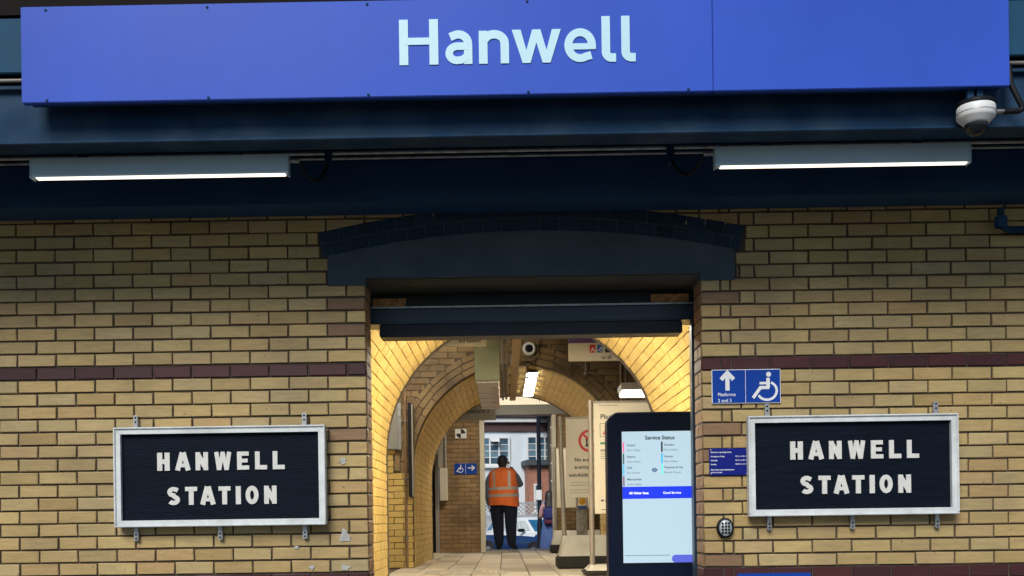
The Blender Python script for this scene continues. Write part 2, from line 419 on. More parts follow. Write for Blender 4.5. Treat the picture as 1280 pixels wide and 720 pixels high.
# ------------------------------------------------------------------ lettering
def text(body, cap, m, parent, x, y, z, align='LEFT', bold=0.0, sx=1.0, name='lettering', th=.0008):
    cu = bpy.data.curves.new('t', 'FONT'); cu.body = body
    cu.size = cap / 0.729; cu.align_x = align; cu.offset = bold; cu.extrude = 0; cu.resolution_u = 3
    o = bpy.data.objects.new('t', cu); col.objects.link(o)
    bpy.context.view_layer.update()
    dg = bpy.context.evaluated_depsgraph_get()
    me = bpy.data.meshes.new_from_object(o.evaluated_get(dg))
    bpy.data.objects.remove(o); bpy.data.curves.remove(cu)
    me.transform(Matrix.Translation((x, y - th, z)) @ Matrix.Rotation(R(90), 4, 'X') @ Matrix.Diagonal((sx, 1, 1, 1)))
    me.name = name; me.materials.clear(); me.materials.append(m)
    return link(name, me, None, parent)
def ribbon(mb, pts, w, y0, y1, closed=False, mi=0):
    """flat stroke of width w along (x, z) points, standing from y1 (back) out to y0 (front)"""
    P = [Vector((p[0], p[1])) for p in pts]; n = len(P); Lp = []; Rp = []
    for i in range(n):
        a = P[i-1] if (i > 0 or closed) else None
        c = P[(i+1) % n] if (i < n-1 or closed) else None
        d1 = (P[i]-a).normalized() if a is not None else None
        d2 = (c-P[i]).normalized() if c is not None else None
        if d1 is None: d1 = d2
        if d2 is None: d2 = d1
        t = (d1+d2).normalized(); nr = Vector((-t.y, t.x))
        k = 1/max(.4, abs(nr.dot(Vector((-d1.y, d1.x)))))
        Lp.append(P[i]+nr*w/2*k); Rp.append(P[i]-nr*w/2*k)
    m = n if closed else n-1
    for i in range(m):
        k = (i+1) % n
        q = [Rp[i], Rp[k], Lp[k], Lp[i]]
        mb.add([(v.x, y0, v.y) for v in q] + [(v.x, y1, v.y) for v in q], [(0,1,2,3),(0,4,5,1),(2,6,7,3)] + ([] if closed else ([(3,7,4,0)] if i == 0 else []) + ([(1,5,6,2)] if i == m-1 else [])), mi=mi)
def arc(cx, cz, rx, rz, a0, a1, n=16):
    return [(cx+rx*math.cos(R(a0+(a1-a0)*i/n)), cz+rz*math.sin(R(a0+(a1-a0)*i/n))) for i in range(n+1)]

# ================================================================== the setting
XC, RV, ZS, ZF = 0.18, 1.257, 2.10, 0.94       # passage axis, vault radius, springing, passage floor
JL, JR = -0.783, 1.148                          # jambs of the entrance
CP = 0.0757                                     # brick course
Y0, Y1, Y2, Y3, Y4, Y5 = 6.45, 9.56, 12.57, 15.57, 18.2, 20.1


g = MB(); g.add([(-300,-300,-.012),(300,-300,-.012),(300,300,-.012),(-300,300,-.012)], [(0,1,2,3)])
tag(g.build('ground', M_ASPH), kind='structure')
g = MB(); g.box(-9, 9, 1.2, 7.9, -.05, 0)
tag(g.build('pavement', M_PAVE), kind='structure')
g = MB()
for i in range(6):
    g.bbox(XC-1.75, XC+1.75, 7.9 + .3*i, 9.7, (.157*i) - .02, .157*(i+1) - (.012 if i == 5 else 0), .008)
tag(g.build('passage_steps', M_PAVE), kind='structure')

# passage floor with its slabs
fl = MB(); fl.box(-2.3, 2.6, 9.4, Y5, .3, ZF - .012)
floor = tag(fl.build('passage_floor', M_GROUT), kind='structure')
SW, SL = .30, .90
_slab = {}
def slab_mesh(w, l, v):
    k = (round(w, 2), round(l, 2), v)
    if k not in _slab:
        mb = MB(); rn = random.Random(v*5+int(l*100)); b = .006
        w2, l2 = w/2 - .004, l/2 - .004
        mb.add([(-w2,-l2,-.012),(w2,-l2,-.012),(w2,l2,-.012),(-w2,l2,-.012),
                (-w2+b,-l2+b,rn.uniform(-.001,.001)),(w2-b,-l2+b,rn.uniform(-.001,.001)),(w2-b,l2-b,rn.uniform(-.001,.001)),(-w2+b,l2-b,rn.uniform(-.001,.001))],
               [(4,5,6,7),(0,1,5,4),(1,2,6,5),(2,3,7,6),(3,0,4,7)])
        me = mb.mesh('paving_slab'); me.materials.append([M_TILE, M_TILE_B, M_TILE_C][v % 3]); _slab[k] = me
    return _slab[k]
M_TILE_B = mat('buff_paving_slab_pale', (.60,.53,.41), .6, var=.12, scale=5, bump=.25, dark=(.32,.25,.17), darkamt=.5, darkscale=2.5)
M_TILE_C = mat('buff_paving_slab_dull', (.40,.335,.245), .6, var=.14, scale=5, bump=.25, dark=(.26,.20,.14), darkamt=.5, darkscale=2.5)
row = 0; y = 9.4
while y < Y5 - .1:
    l = min(SL, Y5 - y)
    x = -1.25
    while x < 2.05:
        o = link('paving_slab', slab_mesh(SW, l, random.randint(0, 5)), None, floor)
        o.location = (x + SW/2, y + l/2, ZF)
        x += SW
    y += l; row += 1
def tactile(x0, x1, y0, y1, lab):
    t = MB(); t.box(x0, x1, y0, y1, ZF + .002, ZF + .008)
    base = t.build('tactile_strip', M_TACT, floor)
    s = MB(); yy = y0 + .05
    while yy < y1 - .02:
        xx = x0 + .035
        while xx < x1 - .02:
            s.lathe([(.0, .0135), (.011, .0125), (.017, .008)], (xx, yy, ZF), n=6)
            xx += .066
        yy += .09
    tag(s.build('blisters', M_TACT, base), kind='stuff')
tactile(-.85, .02, 10.75, 11.5, '')
tactile(-.75, .22, 18.35, 18.95, '')

# the street beyond the far doorway
g = MB(); g.box(-9, 9, Y5, Y5+.32, .2, .78); g.box(-9, 9, Y5+.32, Y5+.64, .2, .63)
tag(g.build('far_steps', M_PAVE), kind='structure')
g = MB(); g.add([(-30,Y5+.64,.50),(30,Y5+.64,.50),(30,28,.38),(-30,28,.38)], [(0,1,2,3)])
g.box(-30, 30, 27.9, 28.05, .02, .386)
tag(g.build('far_pavement', M_PAVE), kind='structure')
g = MB(); g.add([(-60,28.0,.26),(60,28.0,.26),(60,37.5,.26),(-60,37.5,.26)], [(0,1,2,3)])
tag(g.build('road', M_ASPH), kind='structure')
g = MB(); g.box(-60, 60, 37.5, 46, .0, .38)
tag(g.build('opposite_pavement', M_PAVE), kind='structure')

# ================================================================== station wall
wall = thing('station_wall', 'long buff brick station wall with oxblood band and a wide entrance', 'wall')
m = MB()
def rect_hole(x0, x1, z0, z1, hx0, hx1, hz1, y0, y1):
    m.box(x0, hx0, y0, y1, z0, z1); m.box(hx1, x1, y0, y1, z0, z1); m.box(hx0, hx1, y0, y1, hz1, z1)
rect_hole(-6, 6.4, 0, 4.9, JL-.004, JR+.004, 2.93, 6.012, 6.225)
rect_hole(-6, 6.4, 0, 4.9, XC-RV-.02, XC+RV+.02, 2.93, 6.225, 6.449)
m.build('mortar', M_MORTAR, wall)
ZB = 2.345
ROUT = 5.608; ZARC = 3.31 - ROUT
def arch_bound(ztop):
    """half width that the arch and lintel take at height z, or None"""
    if ztop > 3.315: return None
    if ztop > 3.174: return math.sqrt(max(0, ROUT**2 - (ztop-ZARC)**2)) - .01
    if ztop > 3.04: return 1.232 - (3.174-ztop)*.12
    if ztop > 2.885: return 1.172
    return None
buff, band, plinth = [], [], []
J = .0105
def course(z, segs, out, m0=None):
    for a, b, mm in segs:
        if b - a < .02: continue
        out.append((face_matrix((a+b)/2, 6.0, z), b-a-J, CP-J, mm))
for k in range(-19, 13):                       # courses counted from the band (k = 0)
    z = ZB + CP/2 + k*CP
    target = band if k == 0 else (plinth if k <= -16 else buff)
    full = (k % 2 != 0)
    bound = arch_bound(z + CP*.42) if k > 0 else None
    xl, xr = JL, JR
    inside = False
    if bound is not None:
        xl, xr = XC - bound, XC + bound
    elif z > 3.29:
        inside = True
    segs = []
    jm = M_BROWN if target is buff and random.random() < .22 and full else None
    x = JL - (0 if full else .1125)
    if not full: segs.append((JL-.1125, JL, None))
    first = True
    while x > -5.6:
        segs.append((x-.225, x, jm if first and full else None)); x -= .225; first = False
    if full:
        segs.append((JR, JR+.2255, M_BROWN if target is buff and random.random() < .25 else None)); segs.append((JR+.2255, JR+.312, None)); x = JR+.312
    else:
        segs.append((JR, JR+.1155, None)); segs.append((JR+.1155, JR+.172, None)); x = JR+.172
    while x < 6.0:
        segs.append((x, x+.2255, None)); x += .2255
    if bound is not None or inside:
        # carry the bond on over the entrance, then cut at the arch
        x = JL if full else JL
        while x < JR - .01:
            segs.append((x, min(x+.225, JR), None)); x += .225
    out = []
    for a, b, mm in segs:
        if bound is not None:
            if b <= xl or a >= xr: out.append((a, b, mm))
            elif a < xl < b: out.append((a, xl, mm))
            elif a < xr < b: out.append((xr, b, mm))
        else: out.append((a, b, mm))
    course(z, out, target)
# odd replacement bricks
for i in random.sample(range(len(buff)), 3):
    buff[i] = (*buff[i][:3], M_BROWN if random.random() < .3 else None)
place_bricks(wall, 'brick', buff, M_BUFF, 300)
place_bricks(wall, 'band_brick', band, M_BAND, 300)
place_bricks(wall, 'plinth_brick', plinth, M_BAND, 60)
# jamb faces: bricks that look across the entrance
jb = []
for k in range(-19, 8):
    z = ZB + CP/2 + k*CP
    if z > 2.86: break
    mm = M_BAND if (k == 0 or k <= -16) else None
    if k % 2:
        sp = [(6.0, 6.109), (6.109, 6.225)]
    else:
        sp = [(6.0, 6.225)]
    for a, b in sp:
        for X, yaw in ((JL, R(90)), (JR, R(-90))):
            mx = Matrix.Translation((X, (a+b)/2 + .004, z)) @ Matrix.Rotation(yaw, 4, 'Z')
            jb.append((mx, b-a-J, CP-J, mm))
place_bricks(wall, 'jamb_brick', jb, M_BROWN, 300, depth=.0035)
# shallow brick arch over the entrance, two rings of headers
ab = []
a_end = math.asin(1.232/ROUT)
for rr, off in ((ROUT-.0365, 0), (ROUT-.1085, .5)):
    n = 22
    for i in range(n+1):
        q0 = -a_end + 2*a_end*(i-off)/n; q1 = q0 + 2*a_end/n
        q0 = max(q0, -a_end); q1 = min(q1, a_end)
        if q1 - q0 < .002: continue
        q = (q0+q1)/2
        mx = Matrix.Translation((XC-.004 + rr*math.sin(q), 5.994, ZARC + rr*math.cos(q))) @ Matrix.Rotation(q, 4, 'Y')
        ab.append((mx, (q1-q0)*rr - .010, .062, None))
place_bricks(wall, 'arch_brick', ab, M_NAVYBRICK, 300)
ap = [(XC-.004 + (ROUT-.001)*math.sin(-a_end + 2*a_end*i/40), ZARC + (ROUT-.001)*math.cos(-a_end + 2*a_end*i/40)) for i in range(41)]
ai = [(XC-.004 + (ROUT-.146)*math.sin(-a_end + 2*a_end*i/40), ZARC + (ROUT-.146)*math.cos(-a_end + 2*a_end*i/40)) for i in range(41)]
mb = MB()
for i in range(40):
    mb.add([(ai[i][0],5.999,ai[i][1]),(ai[i+1][0],5.999,ai[i+1][1]),(ap[i+1][0],5.999,ap[i+1][1]),(ap[i][0],5.999,ap[i][1])], [(0,1,2,3)])
mb.build('arch_mortar', mat('navy_mortar', (.030,.050,.075), .8, var=.2, scale=12, bump=.3), wall)
# lintel under the arch
ri = ROUT - .146
lp = [(-1.0,2.864),(JL,2.864),(JL,2.905),(JR,2.905),(JR,2.862),(1.346,2.862),(1.346,3.02)]
ae = math.asin(1.17/ri)
lp += [(XC-.004 + ri*math.sin(ae - 2*ae*i/30), ZARC + ri*math.cos(ae - 2*ae*i/30) - .001) for i in range(31)]
lp += [(-1.0, 3.02)]
lm = MB(); lm.prism_y(lp, 5.991, 6.224)
lm.build('lintel', M_CONC, wall)
m = MB(); m.bbox(JL-.2, JR+.2, 6.226, 6.62, 2.909, 3.05, .006); m.build('inner_lintel', M_GREEN_CONC, wall)
m = MB(); m.box(JL+.003, JR-.003, 6.012, 6.224, 2.899, 2.9045); m.build('lintel_soffit', M_GREEN_CONC, wall)
# scuffs of filler on the bricks beside the entrance
for px, py, w, h in ((428,576,11,9),(430,671,16,20),(371,684,9,5),(432,709,14,9),(390,709,8,8)):
    x, z = W(px, py, 6); pts = []
    n = 11; w /= 217*1.7; h /= 217*1.7
    for i in range(n):
        q = 2*math.pi*i/n; k = random.uniform(.35, 1.0)
        pts.append((x + w*k*math.cos(q), z + h*k*math.sin(q)))
    mb = MB(); mb.prism_y(pts, 5.9935, 6.002); mb.build('filler_scuff', M_WHITE if 'fs' in MATS else mat('filler', (.42,.42,.40), .8, var=.3, scale=30), wall)

# ================================================================== canopy over the entrance
t = thing('canopy_roof', 'dark boarded canopy roof above the blue name sign', 'canopy')
m = MB(); m.box(-6, 6.4, 4.99, 6.01, 4.02, 4.12); m.build('deck', M_DARKWOOD, t)
for i in range(9):
    x = -3.6 + i*.9
    m = MB(); m.box(x, x+.07, 5.02, 6.005, 3.90, 4.018); m.build('joist', M_DARKWOOD, t)
m = MB(); m.box(-6, 6.4, 4.93, 4.99, 3.935, 4.30); m.build('fascia_board', M_DARKWOOD, t)
m = MB(); m.box(-6, 6.4, 5.14, 6.0, 3.585, 3.60); m.build('soffit_sheet', M_NAVY2, t)

t = thing('front_canopy_beam', 'weathered navy blue steel beam directly under the blue name sign', 'beam')
m = MB(); m.box(-6, 6.4, 5.0, 5.02, 3.352, 3.60); m.build('web', M_NAVY, t)
m = MB(); m.bbox(-6, 6.4, 4.985, 5.13, 3.340, 3.354, .003); m.build('bottom_flange', M_NAVY, t)
m = MB(); m.bbox(-6, 6.4, 4.97, 5.13, 3.598, 3.618, .003); m.build('top_flange', M_NAVY, t)
t = thing('fascia_panel', 'steel blue fascia panel showing past both ends of the name sign', 'panel')
m = MB(); m.bbox(-6, 6.4, 4.94, 4.97, 3.665, 3.925, .003); m.build('panel_face', M_STEELBLUE, t)
m = MB(); m.tube([(-6,4.96,3.635),(6.4,4.96,3.635)], .010, 8); m.build('edge_conduit', M_CABLE, t)
t = thing('rear_canopy_beam', 'smooth dark navy beam along the top of the brick wall', 'beam')
m = MB(); m.bbox(-6, 6.4, 5.75, 5.99, 3.268, 3.50, .004); m.build('beam_face', M_NAVY2, t)
m = MB(); m.bbox(-6, 6.4, 5.70, 5.992, 3.5005, 3.512, .003); m.build('top_flange', M_NAVY, t)

# conduits between the beams
t = thing('canopy_conduit', 'thin galvanised conduit running along the gap between both canopy beams', 'conduit')
m = MB(); m.tube([(-6,5.5,3.455),(6.4,5.5,3.455)], .011, 10); m.build('pipe', M_GALV, t)
m = MB(); m.tube([(-6,5.66,3.482),(6.4,5.66,3.482)], .009, 10); m.build('lower_pipe', M_GALV, t)
for px in (410, 838):
    x, z = W(px, 186, 5.47)
    m = MB(); m.bbox(x-.018, x+.018, 5.455, 5.50, z-.075, z+.03, .004); m.build('drop_box', M_NAVY, t)

def strip_light(x0, x1, label, side):
    t = thing('strip_light', label, 'light', 'strip lights under the canopy')
    z0, z1 = 3.243, 3.337
    prof = [(5.17, z0), (5.17, z1), (5.222, z1), (5.222, z0)]
    mb = MB(); n = len(prof)
    vs = [(x0, y, z) for y, z in prof] + [(x1, y, z) for y, z in prof]
    mb.add(vs, [[i, (i+1) % n, (i+1) % n + n, i+n] for i in range(n)] + [list(range(n-1, -1, -1)), list(range(n, 2*n))])
    mb.build('housing', M_GREYCASE, t)
    d = MB()
    pr = [(5.174, z0-.0005), (5.173, z0-.004), (5.178, z0-.006), (5.205, z0-.006), (5.210, z0-.0005)]
    k = len(pr); vs = [(x0+.022, y, z) for y, z in pr] + [(x1-.012, y, z) for y, z in pr]
    d.add(vs, [[i, (i+1) % k, (i+1) % k + k, i+k] for i in range(k)] + [list(range(k-1, -1, -1)), list(range(k, 2*k))])
    d.build('tube_cover', M_LAMP, t)
    for x in (x0-.002, x1+.002):
        c = MB(); c.bbox(x-.004, x+.004, 5.165, 5.226, z0-.007, z1+.003, .002); c.build('end_cap', M_GREYCASE, t)
    for x in (x0+.25, x1-.25):
        c = MB(); c.box(x-.02, x+.02, 5.18, 5.215, z1, 3.584); c.build('hanger', M_NAVY, t)
    xe = x1+.006 if side > 0 else x0-.006
    c = MB(); c.tube([(xe,5.21,3.315),(xe+side*.05,5.21,3.314)], .010, 8); c.build('cable_gland', M_GALV, t)
    xd = WX(410 if side > 0 else 838, 190, 5.47)
    c = MB(); pts = []
    for i in range(17):
        u = i/16; x = (xe+side*.05)*(1-u) + xd*u
        pts.append((x, 5.21+.26*u, 3.314*(1-u) + 3.39*u - .095*math.sin(math.pi*u)**.8))
    c.tube(pts, .008, 8); c.build('flex_cable', M_BLACK, t)
strip_light(WX(42,205,5.2), WX(360,204,5.2), 'lit grey strip light under the canopy above the left station board', 1)
strip_light(WX(894,195,5.2), WX(1209,192,5.2), 'lit grey strip light under the canopy beside the dome camera', -1)

# ================================================================== blue name sign
t = thing('name_sign', 'long bright blue enamel sign reading Hanwell in pale letters', 'sign')
sx0, sx1, sz0, sz1 = -2.232, 2.376, 3.483, 3.933
xs = WX(891, 60, 4.85)
m = MB(); m.bbox(sx0, xs-.0015, 4.85, 4.885, sz0, sz1, .003); m.build('sign_panel', M_SIGNBLUE, t)
m = MB(); m.bbox(xs+.0015, sx1, 4.85, 4.885, sz0, sz1, .003); m.build('sign_panel', M_SIGNBLUE, t)
m = MB(); m.box(sx0+.02, sx1-.02, 4.886, 4.935, sz0+.012, sz1-.03); m.build('backing_frame', M_NAVY2, t)
for px in (57, 259, 459, 659, 859):
    x, _ = W(px, 10, 4.85)
    m = MB(); m.lathe([(0,.003),(.006,.003),(.007,.0)], (x, 4.85, sz1-.018), 'Y', 10); m.build('screw', M_NAVY, t)
    m = MB(); m.lathe([(0,.003),(.006,.003),(.007,.0)], (x, 4.85, sz0+.010), 'Y', 10); m.build('screw', M_NAVY, t)
cap = .2115; bx, bz = W(499.5, 82, 4.85)
def L(strokes, x0, y0=4.848, th=.0):
    mb = MB()
    for i, (pts, w, cl) in enumerate(strokes):
        ribbon(mb, [(bx + (x0+p[0])*cap, bz + p[1]*cap) for p in pts], w*cap, 4.8455 - i*.0004, 4.8502, cl)
    mb.build('letter', M_LETTER, t)
sw = .196
L([([(.098,0),(.098,1)], sw, False), ([(.762,0),(.762,1)], sw, False), ([(.10,.52),(.76,.52)], .155, False)], 0)
XH = .735
# a
L([([(.51,0),(.51,.455)], .185, False), (arc(.295,.45,.215,.205,-4,118,12) + [(.115,.60)], .178, False),
   ([(.52,.395),(.30,.395)] + arc(.27,.238,.178,.157,98,262,14) + [(.36,.092),(.43,.125),(.50,.19)], .165, False)], 1.007)
L([([(.095,0),(.095,XH-.01)], .19, False), ([(.10,.50)] + arc(.335,.44,.235,.205,150,15,12) + [(.57,.42),(.57,0)], .185, False)], 1.755)
wp = [(0,XH),(.235,0),(.405,0),(.54,.45),(.675,0),(.845,0),(1.08,XH),(.885,XH),(.762,.28),(.63,XH),(.45,XH),(.318,.28),(.195,XH)]
mb = MB(); mb.prism_y([(bx + (2.483+p[0])*cap, bz + p[1]*cap) for p in wp], 4.8452, 4.8502); mb.build('letter', M_LETTER, t)
L([([(.10,.345),(.66,.345)], .135, False), ([(.605,.280)] + arc(.345,.37,.26,.285,0,298,28) + [(.59,.150)], .172, False)], 3.64)
for x0 in (4.457, 4.89):
    L([([(.095,1.0),(.095,.22)] + arc(.225,.215,.13,.13,180,265,8) + [(.315,.085)], .185, False)], x0)

# ================================================================== dome camera
t = thing('dome_camera', 'white dome security camera hanging below the right end of the name sign', 'camera')
cx, cz = W(1220, 148, 4.9); cz = WZ(1220, 133, 4.9)
m = MB(); m.box(cx-.045, cx-.015, 4.885, 4.915, cz+.01, 3.60); m.box(cx+.0, cx+.028, 4.885, 4.915, cz+.01, 3.60); m.build('mount_post', M_NAVY2, t)
m = MB(); m.lathe([(0,.020),(.084,.018),(.087,.004),(.084,-.002)], (cx, 4.9, cz), n=32); m.build('mount_plate', M_BLACK, t)
m = MB(); m.lathe([(.0,-.001),(.082,-.002),(.086,-.010),(.086,-.052),(.080,-.060),(.062,-.078),(.056,-.086),(.0,-.087)], (cx, 4.9, cz), n=32); h = m.build('housing', M_WHITE, t)
m = MB(); m.lathe([(.0865,-.034),(.0868,-.036),(.0865,-.038)], (cx, 4.9, cz), n=32); m.build('seam_ring', M_GALV, h)
m = MB(); m.lathe([(.052*math.cos(R(a)), -.085 - .054*math.sin(R(a))) for a in range(0, 91, 10)], (cx, 4.9, cz), n=28); m.build('smoked_dome', M_CLEAR, t)
m = MB(); m.tube([(cx+.095,4.9,cz-.025),(cx+.135,4.9,cz-.025)], .010, 10); m.build('cable_gland', M_GALV, t)
m = MB(); m.tube([(cx+.13,4.9,cz-.026),(cx+.20,4.9,cz-.026),(cx+.216,4.9,cz-.018),(cx+.214,4.9,cz+.0),(cx+.165,4.9,cz+.10),(cx+.165,4.92,cz+.2)], .0135, 10); m.build('black_hose', M_BLACK, t)
x0, z0 = W(1249, 281, 5.95)
t = thing('wall_conduit', 'dark conduit elbow high on the bricks at the far right', 'conduit')
m = MB(); m.tube([(x0,5.93,z0+.09),(x0,5.93,z0+.02),(x0+.015,5.93,z0-.02),(x0+.05,5.93,z0-.035),(x0+1.6,5.93,z0-.03)], .020, 10); m.build('pipe', M_NAVY, t)
m = MB(); m.lathe([(.032,.03),(.034,.02),(.034,-.02),(.032,-.03)], (x0,5.93,z0+.01)); m.build('elbow_box', M_NAVY2, t)
m = MB(); m.box(x0+.3, x0+.33, 5.93, 6.0, z0-.06, z0+.0); m.build('clip', M_NAVY2, t)

# ================================================================== framed station boards
GL = {  # capitals on a unit of one cap height: outlines or strokes
 'H': ([([(.14,0),(.14,1)],.28),([(.56,0),(.56,1)],.28),([(.14,.50),(.56,.50)],.26)], .70),
 'A': ([([(.125,0),(.40,1)],.27),([(.735,0),(.46,1)],.27),([(.25,.28),(.61,.28)],.20)], .86),
 'N': ([([(.13,0),(.13,1)],.26),([(.57,0),(.57,1)],.26),([(.13,.88),(.57,.12)],.27)], .70),
 'W': ([([(.115,1),(.26,0)],.23),([(.27,0),(.475,1)],.21),([(.475,1),(.68,0)],.21),([(.69,0),(.845,1)],.23)], .96),
 'E': ([([(.13,0),(.13,1)],.26),([(.13,.885),(.66,.885)],.23),([(.13,.50),(.60,.50)],.21),([(.13,.115),(.68,.115)],.23)], .68),
 'L': ([([(.13,0),(.13,1)],.26),([(.13,.12),(.67,.12)],.24)], .67),
 'T': ([([(.34,0),(.34,1)],.27),([(0,.88),(.68,.88)],.24)], .68),
 'I': ([([(.14,0),(.14,1)],.28)], .28),
 'O': ([(arc(.36,.50,.24,.385,0,360,28)[:-1],.245)], .72),
 'S': ([([(.60,.80)] + arc(.36,.715,.225,.17,30,270,14)[2:] + arc(.36,.285,.235,.165,90,-150,14)[1:],.24)], .72),
}
def station_board(x0, x1, z0, z1, label, tabs_up, tabs_dn):
    k = .9885                                           # board face stands proud of the wall
    x0, x1, z0, z1 = x0*k, x1*k, EYE+(z0-EYE)*k, EYE+(z1-EYE)*k
    t = thing('station_board', label, 'sign', 'framed station boards')
    fw = .038; yf = 5.925
    m = MB(); m.box(x0+.012, x1-.012, 5.952, 5.972, z0+.012, z1-.012); m.build('board', M_BOARD, t)
    def bar(pts, name='frame_rail'):
        mb = MB(); mb.prism_y(pts, yf, 5.974); o = mb.build(name, M_FRAMEW, t); return o
    e = .0008
    bar([(x0+e,z1),(x0+fw,z1-fw),(x1-fw,z1-fw),(x1-e,z1)]); bar([(x0+e,z0),(x1-e,z0),(x1-fw,z0+fw),(x0+fw,z0+fw)])
    bar([(x0,z0+e),(x0+fw,z0+fw+e),(x0+fw,z1-fw-e),(x0,z1-e)]); bar([(x1,z0+e),(x1,z1-e),(x1-fw,z1-fw-e),(x1-fw,z0+fw+e)])
    # raised outer lip
    for a, b, c, d in ((x0,x1,z1-.010,z1),(x0,x1,z0,z0+.010),(x0,x0+.010,z0+.0102,z1-.0102),(x1-.010,x1,z0+.0102,z1-.0102)):
        mb = MB(); mb.bbox(a, b, yf-.010, yf-.0003, c, d, .003); mb.build('frame_lip', M_FRAMEW, t)
    # letters, spaced as on the board
    sc = .9885*.585/ (660-535)                                # metres per photo pixel of this board
    ox, oz = x0, z1
    capm = .1035
    rows = (('HANWELL', (52.7,75.1,100.6,124,152.4,174.8,196.8), 53.8, 31),
            ('STATION', (64.5,87,105.8,128.7,150.2,162.5,185.6), 96.5, 74.4))
    for wd, xs_, base, top in rows:
        for ch, xx in zip(wd, xs_):
            st, wdt = GL[ch]
            mb = MB()
            gx = ox + xx*sc*.995; gz = oz - base*sc
            for i, (p, w) in enumerate(st):
                ribbon(mb, [(gx + q[0]*capm*.985, gz + q[1]*capm) for q in p], w*capm, 5.944 - i*.0005, 5.9522, ch == 'O')
            mb.build('letter', M_BOARDLET, t)
    for x, dn in [(x, 0) for x in tabs_up] + [(x, 1) for x in tabs_dn]:
        zc = z1+.03 if not dn else z0-.035
        mb = MB(); mb.bbox(x-.013, x+.013, 5.970, 5.977, zc-.045, zc+.045, .003)
        br = mb.build('hanging_bracket', M_GALV, t)
        for dz in ((.03, .005) if not dn else (-.03, -.008)):
            mb = MB(); mb.lathe([(0,.004),(.005,.0035),(.006,0)], (x, 5.970, zc+dz), 'Y', 8); mb.build('screw', M_BLACK, br)
        mb = MB(); mb.box(x-.012, x+.012, 5.977, 5.999, zc-.040, zc+.040); mb.build('bracket_spacer', M_GALV, br)
station_board(-2.253, -1.029, 1.487, 2.064, 'white framed navy station board on the bricks left of the entrance',
              [WX(169,522,5.97), WX(380,520,5.97)], [WX(170,668,5.97), WX(275,665,5.97), WX(381,663,5.97)])
station_board(1.410, 2.613, 1.499, 2.076, 'white framed navy station board right of the entrance beside the blue notice',
              [WX(959,512,5.97), WX(1170,508,5.97)], [WX(962,654,5.97), WX(1066,652,5.97), WX(1172,650,5.97)])

# ================================================================== blue direction sign
def wheelchair(parent, x, y, z, s, m):
    """seated figure in a wheelchair, s = height, origin bottom-left"""
    mb = MB()
    mb.lathe([(0,.001),(.085*s,.001)], (x+.58*s, y, z+.90*s), 'Y', 16)
    ribbon(mb, [(x+.56*s,z+.78*s),(x+.56*s,z+.46*s)], .12*s, y-.0012, y)
    ribbon(mb, [(x+.27*s,z+.60*s),(x+.60*s,z+.60*s)], .085*s, y-.0014, y)
    ribbon(mb, [(x+.60*s,z+.45*s),(x+.30*s,z+.45*s),(x+.04*s,z+.10*s)], .11*s, y-.0016, y)
    ribbon(mb, arc(x+.52*s, z+.34*s, .33*s, .31*s, 65, -150, 22), .085*s, y-.0010, y)
    mb.build('wheelchair_symbol', m, parent)
t = thing('direction_sign', 'small blue sign with up arrow, Platforms 2 and 3, and wheelchair symbol', 'sign')
ax, az0, az1 = 1.2025, 2.150, 2.3455; bx2 = 1.5975; mx_ = 1.396
m = MB(); m.bbox(ax, bx2, 5.985, 5.999, az0, az1, .002); m.build('sign_plate', M_INKW, t)
for a, b in ((ax+.004, mx_-.0015), (mx_+.0015, bx2-.004)):
    m = MB(); m.box(a, b, 5.9835, 5.9848, az0+.004, az1-.004); m.build('blue_face', M_SIGNBLUE2, t)
x, z = W(909.5, 487, 5.98)
mb = MB(); ribbon(mb, [(x,z-.005),(x,z+.095)], .024, 5.9822, 5.9836)
ribbon(mb, [(x-.036,z+.058),(x,z+.096),(x+.036,z+.058)], .024, 5.9818, 5.9836); mb.build('arrow', M_INKW, t)
text('Platforms', .0195, M_INKW, t, ax+.033, 5.9832, WZ(895,495,5.98)-.001, bold=.0003)
text('2 and 3', .0195, M_INKW, t, ax+.033, 5.9832, WZ(895,502.5,5.98)-.001, bold=.0003)
wheelchair(t, *[W(940, 500, 5.98)[0], 5.9832, W(940, 501, 5.98)[1]], .168, M_INKW)

# ================================================================== opening times notice, keypad, low sign
t = thing('opening_notice', 'small dark blue notice of opening times between jamb and station board', 'notice')
nx0, nx1, nz0, nz1 = 1.183, 1.4065, 1.738, 1.8935
m = MB(); m.bbox(nx0, nx1, 5.988, 5.999, nz0, nz1, .002); m.build('notice_plate', M_NOTICE, t)
ln = .0082
text('Entrance opening times', ln*1.15, M_INKW, t, nx0+.008, 5.9878, nz1-.026, bold=.0002, sx=.98)
for i, (a, b) in enumerate((('Monday to Friday', '05:01 to 00:15'), ('Saturday', '05:01 to 00:15'), ('Sunday', '08:00 to 23:10'))):
    text(a, ln, M_INKW, t, nx0+.008, 5.9878, nz1-.050-.0225*i, bold=.0003)
    text(b, ln, M_INKW, t, nx1-.008, 5.9878, nz1-.050-.0225*i, 'RIGHT', bold=.0001)
text('Please follow signed opening times', ln*.9, M_INKW, t, nx0+.008, 5.9878, nz1-.126, bold=.0003, sx=.95)
text('when it is closed', ln*.9, M_INKW, t, nx0+.008, 5.9878, nz1-.141, bold=.0003, sx=.95)
for a in (nx0+.009, nx1-.009):
    for b in (nz0+.008, nz1-.008):
        m = MB(); m.lathe([(0,.002),(.004,.0015),(.0045,0)], (a, 5.988, b), 'Y', 8); m.build('screw', M_GALV, t)
t = thing('door_keypad', 'oval grey keypad with pale buttons on the right jamb bricks', 'keypad')
kx, kz = W(907, 660, 5.97)
